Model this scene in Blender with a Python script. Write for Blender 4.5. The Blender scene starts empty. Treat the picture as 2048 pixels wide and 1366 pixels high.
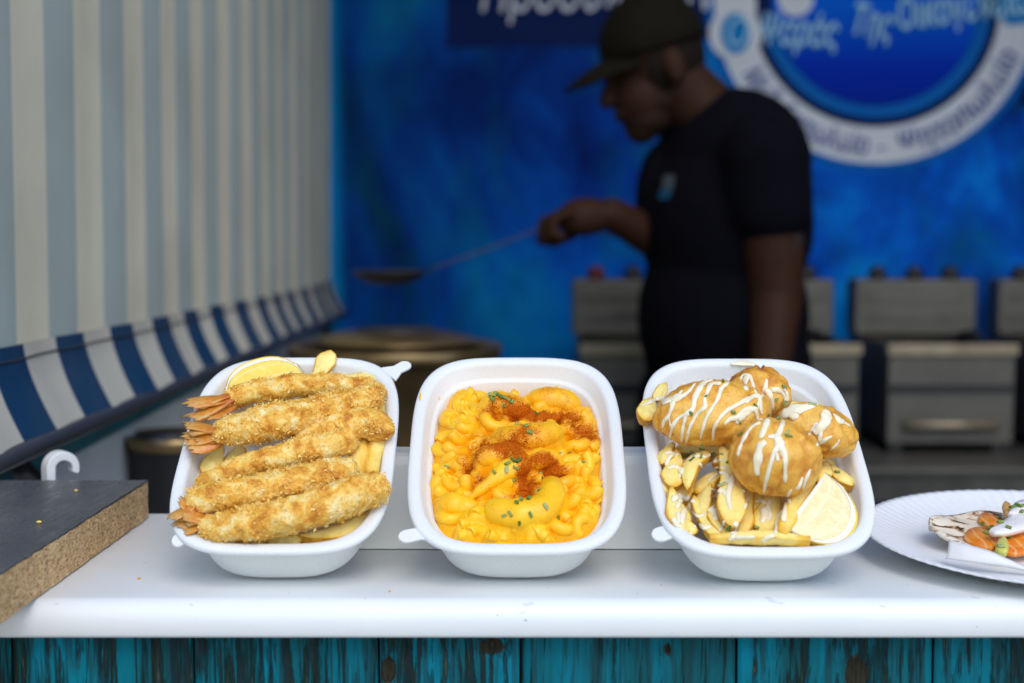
import bpy, bmesh, math, random
import numpy as np
from mathutils import Vector, Matrix
from mathutils.bvhtree import BVHTree

C = bpy.context.scene.collection
scene = bpy.context.scene
R = math.radians
rnd = random.Random(7)
rs = np.random.RandomState(7)

# ------------------------------------------------------------------ camera, light, exposure
CT = 1.10                       # height of the counter top above the ground
CH = 0.2116                     # camera above the counter
PITCH = 0.0826
FPX = 2048 * 50 / 36
cam_d = bpy.data.cameras.new('camera')
cam = bpy.data.objects.new('camera', cam_d)
C.objects.link(cam)
cam.location = (0, 0, CT + CH)
cam.rotation_euler = (math.pi / 2 - PITCH, 0, 0)
cam_d.lens = 50
cam_d.sensor_width = 36
cam_d.clip_start = 0.02
cam_d.clip_end = 500
cam_d.dof.use_dof = True
cam_d.dof.focus_distance = 0.89
cam_d.dof.aperture_fstop = 4.8
scene.camera = cam

SUN_EL, SUN_AZ = 48.0, 166.0     # azimuth the light comes from, degrees clockwise from +Y
w = bpy.data.worlds.new('World')
scene.world = w
w.use_nodes = True
nt = w.node_tree
sky = nt.nodes.new('ShaderNodeTexSky')
sky.sky_type = 'NISHITA'
sky.sun_disc = False
sky.sun_elevation = R(SUN_EL)
sky.sun_rotation = R(SUN_AZ)
sky.air_density = 1.0
sky.dust_density = 1.0
sky.ozone_density = 1.0
nt.nodes['Background'].inputs['Strength'].default_value = 0.15
nt.links.new(sky.outputs[0], nt.nodes['Background'].inputs['Color'])
sun_d = bpy.data.lights.new('sun', 'SUN')
sun = bpy.data.objects.new('sun', sun_d)
C.objects.link(sun)
sun_d.energy = 0.52
sun_d.angle = R(30)
sun_d.color = (1.0, 0.95, 0.88)
az = R(SUN_AZ)
sdir = Vector((math.sin(az) * math.cos(R(SUN_EL)), math.cos(az) * math.cos(R(SUN_EL)), math.sin(R(SUN_EL))))
sun.rotation_euler = sdir.to_track_quat('Z', 'Y').to_euler()
sun.location = (-1, -3, 6)
vs = scene.view_settings
vs.view_transform = 'Standard'
vs.look = 'None'
vs.exposure = 0.83
vs.gamma = 1.0
vs.use_curve_mapping = False
scene.render.engine = 'CYCLES'
scene.cycles.use_denoising = True
scene.cycles.max_bounces = 10
scene.cycles.diffuse_bounces = 5
scene.cycles.sample_clamp_indirect = 6
scene.cycles.caustics_reflective = False
scene.cycles.caustics_refractive = False

# ------------------------------------------------------------------ helpers
CAMV = np.array([0, 0, CT + CH])

def ray(px, py):
    u = (px - 1024) / FPX
    v = (683 - py) / FPX
    c, s = math.cos(PITCH), math.sin(PITCH)
    return np.array([u, c + v * s, -s + v * c])

def at(px, py, Y):
    """the point of the place seen at photo pixel (px, py) that stands Y metres deep"""
    d = ray(px, py)
    return CAMV + d * (Y / d[1])

def on_z(px, py, z):
    d = ray(px, py)
    return CAMV + d * ((z - CAMV[2]) / d[2])

_perm = np.random.RandomState(3).permutation(256)
_perm = np.concatenate([_perm, _perm, _perm])
_grad = np.random.RandomState(4).normal(size=(256, 3))
_grad /= np.linalg.norm(_grad, axis=1)[:, None]

def pnoise(p):
    p = np.asarray(p, float)
    i = np.floor(p).astype(int)
    f = p - i
    u = f * f * f * (f * (f * 6 - 15) + 10)
    i &= 255
    out = 0
    for dx in (0, 1):
        for dy in (0, 1):
            for dz in (0, 1):
                h = _perm[_perm[_perm[i[:, 0] + dx] + i[:, 1] + dy] + i[:, 2] + dz]
                g = (_grad[h] * (f - np.array([dx, dy, dz]))).sum(1)
                wx = u[:, 0] if dx else 1 - u[:, 0]
                wy = u[:, 1] if dy else 1 - u[:, 1]
                wz = u[:, 2] if dz else 1 - u[:, 2]
                out = out + g * wx * wy * wz
    return out

def fbm(p, octv=3):
    p = np.asarray(p, float)
    a, s, o = 1.0, 1.0, 0
    for k in range(octv):
        o = o + a * pnoise(p * s + 17.3 * k)
        a *= 0.5
        s *= 2.03
    return o

def unit(v):
    v = np.asarray(v, float)
    return v / (np.linalg.norm(v) + 1e-12)

def catmull(pts, n):
    P = np.asarray(pts, float)
    if len(P) == 2:
        t = np.linspace(0, 1, n)[:, None]
        return P[0] * (1 - t) + P[1] * t
    Q = np.vstack([2 * P[0] - P[1], P, 2 * P[-1] - P[-2]])
    ts = np.linspace(0, len(P) - 1 - 1e-9, n)
    i = ts.astype(int)
    t = (ts - i)[:, None]
    p0, p1, p2, p3 = Q[i], Q[i + 1], Q[i + 2], Q[i + 3]
    return 0.5 * (2 * p1 + (p2 - p0) * t + (2 * p0 - 5 * p1 + 4 * p2 - p3) * t ** 2 + (3 * p1 - p0 - 3 * p2 + p3) * t ** 3)

def tube(pts, ra, rb=None, n=14, up=(0, 0, 1), round_ends=True, sect=None):
    """closed tube round a path; ra across, rb along 'up'. Returns verts, faces"""
    P = np.asarray(pts, float)
    m = len(P)
    ra = np.broadcast_to(np.asarray(ra, float), (m,)).copy()
    rb = ra.copy() if rb is None else np.broadcast_to(np.asarray(rb, float), (m,)).copy()
    T = np.gradient(P, axis=0)
    T /= np.linalg.norm(T, axis=1)[:, None] + 1e-12
    upv = np.broadcast_to(np.asarray(up, float), (m, 3))
    S = np.cross(T, upv)
    bad = np.linalg.norm(S, axis=1) < 1e-4
    S[bad] = np.cross(T[bad], np.array([0.3, 1, 0.2]))
    S /= np.linalg.norm(S, axis=1)[:, None]
    U = np.cross(S, T)
    if sect is None:
        a = np.linspace(0, 2 * np.pi, n, endpoint=False)
        sect = np.stack([np.cos(a), np.sin(a)], 1)
    n = len(sect)
    V = P[:, None, :] + S[:, None, :] * (sect[None, :, 0, None] * ra[:, None, None]) + U[:, None, :] * (sect[None, :, 1, None] * rb[:, None, None])
    V = V.reshape(-1, 3)
    F = []
    for i in range(m - 1):
        for j in range(n):
            k = (j + 1) % n
            F.append((i * n + j, i * n + k, (i + 1) * n + k, (i + 1) * n + j))
    e0, e1 = len(V), len(V) + 1
    x0 = P[0] - T[0] * (0.3 * min(ra[0], rb[0]) if round_ends else 0)
    x1 = P[-1] + T[-1] * (0.3 * min(ra[-1], rb[-1]) if round_ends else 0)
    V = np.vstack([V, x0, x1])
    for j in range(n):
        k = (j + 1) % n
        F.append((e0, k, j))
        F.append((e1, (m - 1) * n + j, (m - 1) * n + k))
    return V, F

def ellip_profile(n, tip=0.08):
    u = np.linspace(-1, 1, n)
    return np.sqrt(np.clip(1 - np.abs(u) ** 2.6, tip ** 2, 1))

def box(x0, x1, y0, y1, z0, z1):
    V = np.array([(x, y, z) for x in (x0, x1) for y in (y0, y1) for z in (z0, z1)], float)
    F = [(0, 1, 3, 2), (4, 6, 7, 5), (0, 4, 5, 1), (2, 3, 7, 6), (0, 2, 6, 4), (1, 5, 7, 3)]
    return V, F

def merge(*parts):
    V, F, o = [], [], 0
    for v, f in parts:
        V.append(np.asarray(v, float))
        F += [tuple(i + o for i in q) for q in f]
        o += len(v)
    return np.vstack(V), F

def wpos(o):
    p = Vector((0, 0, 0))
    while o is not None:
        p = p + Vector(o.location)
        o = o.parent
    return np.array(p)

def obj(name, V, F, mat, parent=None, loc=None, smooth=True, attrs=None, bevel=0, subsurf=0, recalc=True, solid=0, sharp=None):
    """one mesh object; V is in world coordinates, the origin goes to loc (or the parent's origin)"""
    V = np.asarray(V, float)
    me = bpy.data.meshes.new(name)
    base = wpos(parent) if parent is not None else np.zeros(3)
    if loc is None:
        loc = np.zeros(3) if parent is not None else np.array([V[:, 0].mean(), V[:, 1].mean(), V[:, 2].min()])
    else:
        loc = np.asarray(loc, float) - base
    L = V - base - loc
    me.from_pydata(L.tolist(), [], [tuple(int(i) for i in f) for f in F])
    if attrs:
        for k, a in attrs.items():
            at_ = me.attributes.new(k, 'FLOAT', 'POINT')
            at_.data.foreach_set('value', np.asarray(a, np.float32))
    if recalc:
        bm = bmesh.new()
        bm.from_mesh(me)
        bmesh.ops.recalc_face_normals(bm, faces=bm.faces)
        bm.to_mesh(me)
        bm.free()
    if smooth:
        me.polygons.foreach_set('use_smooth', [True] * len(me.polygons))
    if sharp is not None and smooth:
        me.set_sharp_from_angle(angle=R(sharp))
    me.materials.append(mat)
    o = bpy.data.objects.new(name, me)
    C.objects.link(o)
    o.location = loc
    if parent is not None:
        o.parent = parent
    if solid:
        s = o.modifiers.new('solid', 'SOLIDIFY')
        s.thickness = solid
        s.offset = 0
    if bevel:
        b = o.modifiers.new('bevel', 'BEVEL')
        b.width = bevel
        b.segments = 3
        b.limit_method = 'ANGLE'
        b.angle_limit = R(40)
    if subsurf:
        b = o.modifiers.new('sub', 'SUBSURF')
        b.levels = subsurf
        b.render_levels = subsurf
    return o

def thing(name, label, cat, loc, group=None):
    o = bpy.data.objects.new(name, None)
    o.empty_display_size = 0.05
    C.objects.link(o)
    o.location = [float(x) for x in loc]
    tag(o, label, cat, group)
    return o

def tag(o, label, cat, group=None):
    o['label'] = label
    o['category'] = cat
    if group:
        o['group'] = group
    return o

def struct(o):
    o['kind'] = 'structure'
    return o

def duplicate(root, shift, label):
    """copy a thing with its parts and sub-parts"""
    r = root.copy()
    C.objects.link(r)
    r.location = Vector(root.location) + Vector(shift)
    r['label'] = label
    for ch in list(root.children):
        c = ch.copy()
        C.objects.link(c)
        c.parent = r
        for g in list(ch.children):
            d = g.copy()
            C.objects.link(d)
            d.parent = c
    return r

# ------------------------------------------------------------------ materials
class MB:
    def __init__(self, name):
        self.m = bpy.data.materials.new(name)
        self.m.use_nodes = True
        self.t = self.m.node_tree
        self.b = self.t.nodes['Principled BSDF']
        self._pos = None
    def n(self, typ, **kw):
        nd = self.t.nodes.new(typ)
        for k, v in kw.items():
            if k.startswith('i_'):
                self.put(nd.inputs[k[2:].replace('_', ' ')], v)
            else:
                setattr(nd, k, v)
        return nd
    def put(self, sock, v):
        if hasattr(v, 'is_output') or isinstance(v, bpy.types.NodeSocket):
            self.t.links.new(v, sock)
        else:
            if isinstance(v, tuple) and len(v) == 3 and sock.type == 'RGBA':
                v = (*v, 1)
            sock.default_value = v
    def pos(self):
        if self._pos is None:
            self._pos = self.n('ShaderNodeNewGeometry').outputs['Position']
        return self._pos
    def scaled(self, vec, s):
        return self.n('ShaderNodeVectorMath', operation='MULTIPLY', **{}).outputs[0] if False else self._vm(vec, s)
    def _vm(self, vec, s):
        nd = self.n('ShaderNodeVectorMath', operation='MULTIPLY')
        self.put(nd.inputs[0], vec)
        nd.inputs[1].default_value = s if isinstance(s, tuple) else (s, s, s)
        return nd.outputs[0]
    def noise(self, scale, detail=3, rough=0.55, vec=None, stretch=None, dist=0.0):
        v = vec if vec is not None else self.pos()
        if stretch:
            v = self._vm(v, stretch)
        nd = self.n('ShaderNodeTexNoise')
        self.put(nd.inputs['Vector'], v)
        nd.inputs['Scale'].default_value = scale
        nd.inputs['Detail'].default_value = detail
        nd.inputs['Roughness'].default_value = rough
        nd.inputs['Distortion'].default_value = dist
        return nd.outputs['Fac']
    def ramp(self, fac, stops, interp='LINEAR'):
        nd = self.n('ShaderNodeValToRGB')
        self.put(nd.inputs[0], fac)
        cr = nd.color_ramp
        cr.interpolation = interp
        while len(cr.elements) < len(stops):
            cr.elements.new(0.5)
        for e, (p, c) in zip(cr.elements, stops):
            e.position = p
            e.color = (*c, 1) if isinstance(c, tuple) else (c, c, c, 1)
        return nd.outputs[0]
    def mix(self, fac, a, b, mode='MIX'):
        nd = self.n('ShaderNodeMix', data_type='RGBA', blend_type=mode)
        self.put(nd.inputs[0], fac)
        self.put(nd.inputs[6], a)
        self.put(nd.inputs[7], b)
        return nd.outputs[2]
    def math(self, op, a, b=0.0, clamp=False):
        nd = self.n('ShaderNodeMath', operation=op, use_clamp=clamp)
        self.put(nd.inputs[0], a)
        self.put(nd.inputs[1], b)
        return nd.outputs[0]
    def attr(self, name):
        return self.n('ShaderNodeAttribute', attribute_name=name).outputs['Fac']
    def bump(self, h, strength=0.3, dist=0.001, prev=None):
        nd = self.n('ShaderNodeBump')
        nd.inputs['Strength'].default_value = strength
        nd.inputs['Distance'].default_value = dist
        self.put(nd.inputs['Height'], h)
        if prev is not None:
            self.put(nd.inputs['Normal'], prev)
        return nd.outputs[0]
    def set(self, **kw):
        names = dict(color='Base Color', rough='Roughness', metal='Metallic', normal='Normal', sss='Subsurface Weight',
                     spec='Specular IOR Level', coat='Coat Weight', coatr='Coat Roughness', trans='Transmission Weight', sheen='Sheen Weight', ior='IOR', alpha='Alpha')
        for k, v in kw.items():
            self.put(self.b.inputs[names[k]], v)
        return self
    def sub(self, weight, radius, scale):
        self.b.inputs['Subsurface Weight'].default_value = weight
        self.b.inputs['Subsurface Radius'].default_value = radius
        self.b.inputs['Subsurface Scale'].default_value = scale
        return self

def plain(name, col, rough=0.5, metal=0.0, var=0.12, scale=30, bump=0.0, bscale=200, spec=0.5):
    b = MB(name)
    n = b.noise(scale, 4)
    c = b.ramp(n, [(0.3, tuple(x * (1 - var) for x in col)), (0.7, tuple(min(1, x * (1 + var)) for x in col))])
    b.set(color=c, rough=rough, metal=metal, spec=spec)
    if bump:
        b.set(normal=b.bump(b.noise(bscale, 3), bump, 0.001))
    return b.m

def m_tray():
    b = MB('bagasse')
    n = b.noise(900, 3)
    c = b.ramp(n, [(0.3, (0.735, 0.745, 0.72)), (0.7, (0.795, 0.80, 0.775))])
    b.set(color=c, rough=0.55, normal=b.bump(b.noise(1400, 2), 0.12, 0.0004), spec=0.35)
    b.sub(0.15, (1, 1, 1), 0.0015)
    return b.m

def m_counter():
    b = MB('white_counter_paint')
    n = b.noise(9, 4)
    base = b.ramp(n, [(0.3, (0.765, 0.78, 0.755)), (0.7, (0.815, 0.825, 0.80))])
    v = b.n('ShaderNodeTexVoronoi', feature='F1')
    b.put(v.inputs['Vector'], b.pos())
    v.inputs['Scale'].default_value = 75
    sp = b.math('LESS_THAN', v.outputs['Distance'], b.math('MULTIPLY', b.noise(40, 2), 0.085))
    sel = b.math('GREATER_THAN', b.noise(23, 2), 0.47)
    base = b.mix(b.math('MULTIPLY', b.math('MULTIPLY', sp, sel), 0.7), base, (0.3, 0.27, 0.22))
    sc = b.noise(60, 3, stretch=(1, 1, 4))
    base = b.mix(b.math('MULTIPLY', b.math('GREATER_THAN', sc, 0.70), 0.35), base, (0.45, 0.44, 0.42))
    b.set(color=base, rough=b.ramp(b.noise(25, 4), [(0.3, 0.28), (0.7, 0.42)]), spec=0.5,
          normal=b.bump(b.noise(300, 3), 0.05, 0.0006))
    return b.m

def m_planks():
    b = MB('peeling_turquoise_paint')
    oi = b.n('ShaderNodeObjectInfo').outputs['Random']
    off = b.n('ShaderNodeCombineXYZ')
    b.put(off.inputs[2], b.math('MULTIPLY', oi, 40.0))
    add = b.n('ShaderNodeVectorMath', operation='ADD')
    b.put(add.inputs[0], b.pos())
    b.put(add.inputs[1], off.outputs[0])
    vec = add.outputs[0]
    g = b.noise(190, 7, 0.66, vec=vec, stretch=(1, 1, 0.06), dist=0.4)
    g2 = b.noise(42, 6, 0.62, vec=vec, stretch=(1, 1, 0.11), dist=0.9)
    fine = b.noise(420, 4, 0.6, vec=vec, stretch=(1, 1, 0.12))
    paint = b.ramp(b.noise(26, 4, vec=vec, stretch=(1, 1, 0.35)), [(0.25, (0.0, 0.07, 0.088)), (0.5, (0.0, 0.14, 0.185)), (0.75, (0.0, 0.215, 0.31))])
    wood = b.ramp(fine, [(0.3, (0.004, 0.009, 0.008)), (0.60, (0.014, 0.026, 0.022)), (0.82, (0.12, 0.115, 0.07))])
    green = b.mix(b.ramp(g2, [(0.40, 0.0), (0.62, 0.9)]), paint, (0.005, 0.060, 0.065))
    s = b.math('ADD', b.math('MULTIPLY', b.math('SUBTRACT', oi, 0.5), 0.075), b.math('ADD', b.math('MULTIPLY', g, 0.62), b.math('ADD', b.math('MULTIPLY', g2, 0.28), b.math('MULTIPLY', fine, 0.22))))
    bare = b.ramp(s, [(0.566, 0.0), (0.625, 1.0)])
    col = b.mix(bare, green, wood)
    streak = b.ramp(b.noise(300, 4, vec=vec, stretch=(1, 1, 0.05)), [(0.48, 0.0), (0.58, 1.0)])
    col = b.mix(b.math('MULTIPLY', streak, 0.62), col, (0.01, 0.03, 0.035))
    knot = b.attr('knot')
    col = b.mix(b.ramp(b.math('ADD', knot, b.math('MULTIPLY', b.math('SUBTRACT', fine, 0.5), 0.9)), [(0.42, 0.0), (0.5, 1.0)]), col,
                b.mix(fine, (0.006, 0.006, 0.006), (0.05, 0.045, 0.025)))
    h = b.math('SUBTRACT', b.math('MULTIPLY', g, 0.6), bare)
    b.set(color=col, rough=0.7, spec=0.12, normal=b.bump(h, 0.8, 0.0015))
    return b.m

def m_awning(name, blue, cream, trans):
    b = MB(name)
    sep = b.n('ShaderNodeSeparateXYZ')
    b.put(sep.inputs[0], b.pos())
    y = b.math('DIVIDE', b.math('SUBTRACT', sep.outputs[1], 1.179), 0.163)
    fr = b.math('FRACT', b.math('ADD', y, 20.0))
    st = b.ramp(fr, [(0.0, 0.0), (0.008, 1.0), (0.56, 1.0), (0.568, 0.0)])
    weave = b.noise(900, 2)
    dirt = b.noise(5, 5)
    c = b.mix(st, blue, cream)
    c = b.mix(b.ramp(dirt, [(0.4, 0.0), (0.75, 0.25)]), c, (0.2, 0.18, 0.15))
    b.set(color=c, rough=0.85, normal=b.bump(weave, 0.15, 0.0006), spec=0.1)
    tr = b.n('ShaderNodeBsdfTranslucent')
    b.put(tr.inputs['Color'], b.mix(1.0, c, (1.0, 0.80, 0.52), 'MULTIPLY'))
    mx = b.n('ShaderNodeMixShader')
    mx.inputs[0].default_value = trans
    b.t.links.new(b.b.outputs[0], mx.inputs[1])
    b.t.links.new(tr.outputs[0], mx.inputs[2])
    b.t.links.new(mx.outputs[0], b.t.nodes['Material Output'].inputs['Surface'])
    return b.m

def m_panko():
    b = MB('golden_breadcrumb')
    n1 = b.noise(95, 4, 0.6, dist=0.4)
    n2 = b.noise(650, 4, 0.65)
    c = b.ramp(n1, [(0.34, (0.56, 0.20, 0.014)), (0.45, (0.82, 0.41, 0.045)), (0.54, (0.92, 0.60, 0.13)), (0.66, (0.95, 0.78, 0.38))])
    c = b.mix(b.ramp(n2, [(0.34, 0.45), (0.50, 0.0)]), c, (0.50, 0.18, 0.012))
    c = b.mix(b.ramp(n2, [(0.55, 0.0), (0.72, 0.3)]), c, (0.93, 0.76, 0.42))
    b.set(color=c, rough=0.5, normal=b.bump(n2, 0.6, 0.0016), spec=0.3)
    b.sub(0.12, (1, 0.45, 0.15), 0.003)
    return b.m

def m_crumb():
    b = MB('panko_flakes')
    a = b.attr('tone')
    c = b.ramp(a, [(0.0, (0.70, 0.30, 0.03)), (0.35, (0.86, 0.47, 0.07)), (0.7, (0.92, 0.61, 0.15)), (1.0, (0.95, 0.73, 0.30))])
    b.set(color=c, rough=0.6, spec=0.15)
    b.sub(0.1, (1, 0.5, 0.2), 0.002)
    return b.m

def m_tail():
    b = MB('fried_prawn_tail')
    a = b.attr('tone')
    n = b.noise(300, 3)
    c = b.ramp(b.math('ADD', b.math('MULTIPLY', a, 0.7), b.math('MULTIPLY', n, 0.4)), [(0.22, (0.34, 0.06, 0.004)), (0.40, (0.52, 0.15, 0.008)), (0.56, (0.64, 0.26, 0.03)), (0.70, (0.62, 0.36, 0.11)), (0.85, (0.30, 0.09, 0.02))])
    b.set(color=c, rough=0.3, spec=0.5, normal=b.bump(b.noise(700, 2), 0.3, 0.0005))
    b.sub(0.15, (1, 0.4, 0.15), 0.002)
    return b.m

def m_potato():
    b = MB('fried_potato')
    cr = b.attr('crisp')
    n = b.noise(120, 5, 0.62)
    n2 = b.noise(900, 3)
    f = b.math('ADD', cr, b.math('MULTIPLY', b.math('SUBTRACT', n, 0.5), 0.9))
    c = b.ramp(f, [(0.02, (0.92, 0.74, 0.24)), (0.28, (0.88, 0.58, 0.09)), (0.55, (0.78, 0.43, 0.035)), (0.80, (0.70, 0.36, 0.03)), (1.0, (0.50, 0.22, 0.018))])
    c = b.mix(b.ramp(n2, [(0.66, 0.0), (0.74, 0.6)]), c, (0.40, 0.17, 0.02))
    b.set(color=c, rough=0.38, spec=0.5, normal=b.bump(n2, 0.25, 0.0006))
    b.sub(0.2, (1, 0.6, 0.15), 0.004)
    return b.m

def m_cheese():
    b = MB('cheese_sauce_with_paprika')
    d = b.attr('paprika')
    n0 = b.noise(70, 3)
    base = b.ramp(n0, [(0.25, (0.95, 0.46, 0.004)), (0.5, (0.97, 0.53, 0.006)), (0.75, (0.98, 0.60, 0.02))])
    fine = b.ramp(b.noise(1250, 3, 0.75), [(0.25, 0.0), (0.75, 1.0)])
    mid = b.noise(420, 3, 0.6)
    t = b.math('ADD', b.math('MULTIPLY', fine, 0.62), b.math('MULTIPLY', mid, 0.38))
    f = b.math('SUBTRACT', b.math('MULTIPLY', d, 0.62), b.math('SUBTRACT', t, 0.20))
    m = b.ramp(f, [(0.0, 0.0), (0.05, 0.45), (0.30, 0.95)])
    pap = b.ramp(fine, [(0.3, (0.26, 0.030, 0.0)), (0.6, (0.56, 0.11, 0.001))])
    base = b.mix(b.math('MULTIPLY', b.ramp(d, [(0.03, 0.0), (0.5, 1.0)]), 0.6), base, (0.86, 0.27, 0.004))
    c = b.mix(m, base, pap)
    spk = b.n('ShaderNodeTexVoronoi', feature='F1')
    b.put(spk.inputs['Vector'], b.pos())
    spk.inputs['Scale'].default_value = 380
    dots = b.math('LESS_THAN', spk.outputs['Distance'], 0.13)
    c = b.mix(b.math('MULTIPLY', dots, b.ramp(b.noise(90, 2), [(0.45, 0.0), (0.6, 0.75)])), c, (0.35, 0.09, 0.01))
    b.set(color=c, rough=b.ramp(m, [(0.0, 0.38), (1.0, 0.8)]), spec=b.ramp(m, [(0.0, 0.45), (1.0, 0.08)]), normal=b.bump(b.noise(260, 3), 0.12, 0.0012))
    b.sub(0.06, (1, 0.5, 0.05), 0.002)
    return b.m

def m_batter():
    b = MB('fried_batter')
    n = b.noise(42, 3, 0.5, dist=0.5)
    n2 = b.noise(620, 4)
    cr = b.attr('crisp')
    f = b.math('ADD', b.math('MULTIPLY', n, 0.75), b.math('MULTIPLY', cr, 0.55))
    c = b.ramp(f, [(0.26, (0.90, 0.54, 0.10)), (0.44, (0.84, 0.43, 0.050)), (0.64, (0.68, 0.275, 0.022)), (0.82, (0.32, 0.09, 0.012)), (1.0, (0.11, 0.03, 0.008))])
    c = b.mix(b.ramp(n2, [(0.40, 0.2), (0.55, 0.0)]), c, (0.46, 0.17, 0.02))
    b.set(color=c, rough=0.36, spec=0.5, normal=b.bump(n2, 0.4, 0.0012, prev=b.bump(b.noise(150, 5, 0.6, dist=0.8), 0.3, 0.004)))
    b.sub(0.12, (1, 0.45, 0.12), 0.003)
    return b.m

def m_sauce():
    b = MB('cream_sauce')
    n = b.noise(120, 3)
    c = b.ramp(n, [(0.3, (0.91, 0.77, 0.50)), (0.7, (0.95, 0.85, 0.62))])
    b.set(color=c, rough=0.28, spec=0.5, normal=b.bump(b.noise(300, 2), 0.08, 0.001))
    b.sub(0.3, (1, 0.8, 0.55), 0.003)
    return b.m

def m_flesh(name, cols, vein=0.5):
    b = MB(name)
    ra = b.attr('along')
    n = b.noise(160, 3)
    n2 = b.noise(500, 3)
    c = b.ramp(n, [(0.3, cols[0]), (0.7, cols[1])])
    veins = b.ramp(ra, [(0.0, 1.0), (0.05, 0.9), (0.11, 0.0), (0.31, 0.0), (0.34, vein), (0.37, 0.0), (0.78, 0.0), (0.81, vein * 0.7), (0.84, 0.0)])
    c = b.mix(veins, c, (0.90, 0.86, 0.72))
    c = b.mix(b.ramp(n2, [(0.55, 0.0), (0.75, 0.35)]), c, (0.92, 0.84, 0.55))
    b.set(color=c, rough=0.16, spec=0.5, normal=b.bump(n2, 0.35, 0.0008), coat=0.3)
    b.sub(0.4, (1, 0.8, 0.35), 0.005)
    return b.m

def m_laminate():
    b = MB('dark_laminate')
    n = b.noise(14, 5, stretch=(1, 0.4, 1))
    c = b.ramp(n, [(0.3, (0.045, 0.048, 0.054)), (0.7, (0.085, 0.088, 0.096))])
    d = b.noise(420, 4, 0.7)
    dust = b.ramp(b.math('MULTIPLY', d, b.ramp(b.noise(20, 3), [(0.35, 0.7), (0.7, 1.1)])), [(0.55, 0.0), (0.72, 0.6)])
    c = b.mix(dust, c, (0.22, 0.22, 0.22))
    b.set(color=c, rough=b.ramp(b.noise(70, 4, stretch=(3, 0.5, 1)), [(0.3, 0.22), (0.7, 0.42)]), spec=0.5,
          normal=b.bump(b.noise(130, 3, stretch=(0.6, 4, 1)), 0.16, 0.001))
    return b.m

def m_chip():
    b = MB('raw_chipboard')
    v = b.n('ShaderNodeTexVoronoi', feature='F1')
    b.put(v.inputs['Vector'], b._vm(b.pos(), (1.0, 0.55, 1.2)))
    v.inputs['Scale'].default_value = 700
    f = b.noise(420, 5, 0.7, stretch=(1, 0.5, 1.3))
    c = b.ramp(b.math('ADD', b.math('MULTIPLY', f, 0.8), b.math('MULTIPLY', v.outputs['Distance'], 0.25)),
               [(0.28, (0.06, 0.028, 0.010)), (0.39, (0.38, 0.20, 0.075)), (0.50, (0.70, 0.43, 0.19)), (0.68, (0.92, 0.66, 0.36))])
    b.set(color=c, rough=0.85, normal=b.bump(f, 1.0, 0.003))
    return b.m

def m_banner():
    b = MB('blue_printed_vinyl')
    n = b.noise(2.4, 6, 0.62, stretch=(1, 1, 0.62), dist=1.1)
    n2 = b.noise(6.5, 5, 0.65, stretch=(1.2, 1, 0.55), dist=0.8)
    c = b.ramp(n, [(0.30, (0.0, 0.018, 0.16)), (0.42, (0.0, 0.055, 0.38)), (0.53, (0.0, 0.13, 0.68)), (0.63, (0.0, 0.26, 0.85)), (0.75, (0.01, 0.46, 0.80))])
    c = b.mix(b.ramp(n2, [(0.50, 0.0), (0.68, 0.5)]), c, (0.0, 0.20, 0.27))
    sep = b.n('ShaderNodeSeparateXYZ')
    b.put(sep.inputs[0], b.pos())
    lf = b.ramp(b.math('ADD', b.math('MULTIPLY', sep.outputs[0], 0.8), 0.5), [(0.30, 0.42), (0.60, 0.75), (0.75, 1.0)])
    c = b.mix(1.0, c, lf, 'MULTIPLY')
    e = b.ramp(b.math('ADD', sep.outputs[0], 0.5), [(0.095, 1.0), (0.125, 0.0)])
    c = b.mix(b.math('MULTIPLY', e, 0.6), c, (0.0, 0.26, 0.50))
    b.set(color=c, rough=0.6, spec=0.06)
    return b.m

def m_chive():
    b = MB('chive_green')
    r = b.n('ShaderNodeObjectInfo').outputs['Random']
    c = b.ramp(r, [(0.0, (0.075, 0.15, 0.02)), (0.4, (0.17, 0.25, 0.04)), (0.75, (0.27, 0.34, 0.07)), (1.0, (0.42, 0.46, 0.18))])
    n = b.noise(700, 3)
    c = b.mix(b.ramp(n, [(0.45, 0.0), (0.7, 0.5)]), c, (0.05, 0.10, 0.015))
    b.set(color=c, rough=0.4, spec=0.4)
    return b.m

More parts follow.
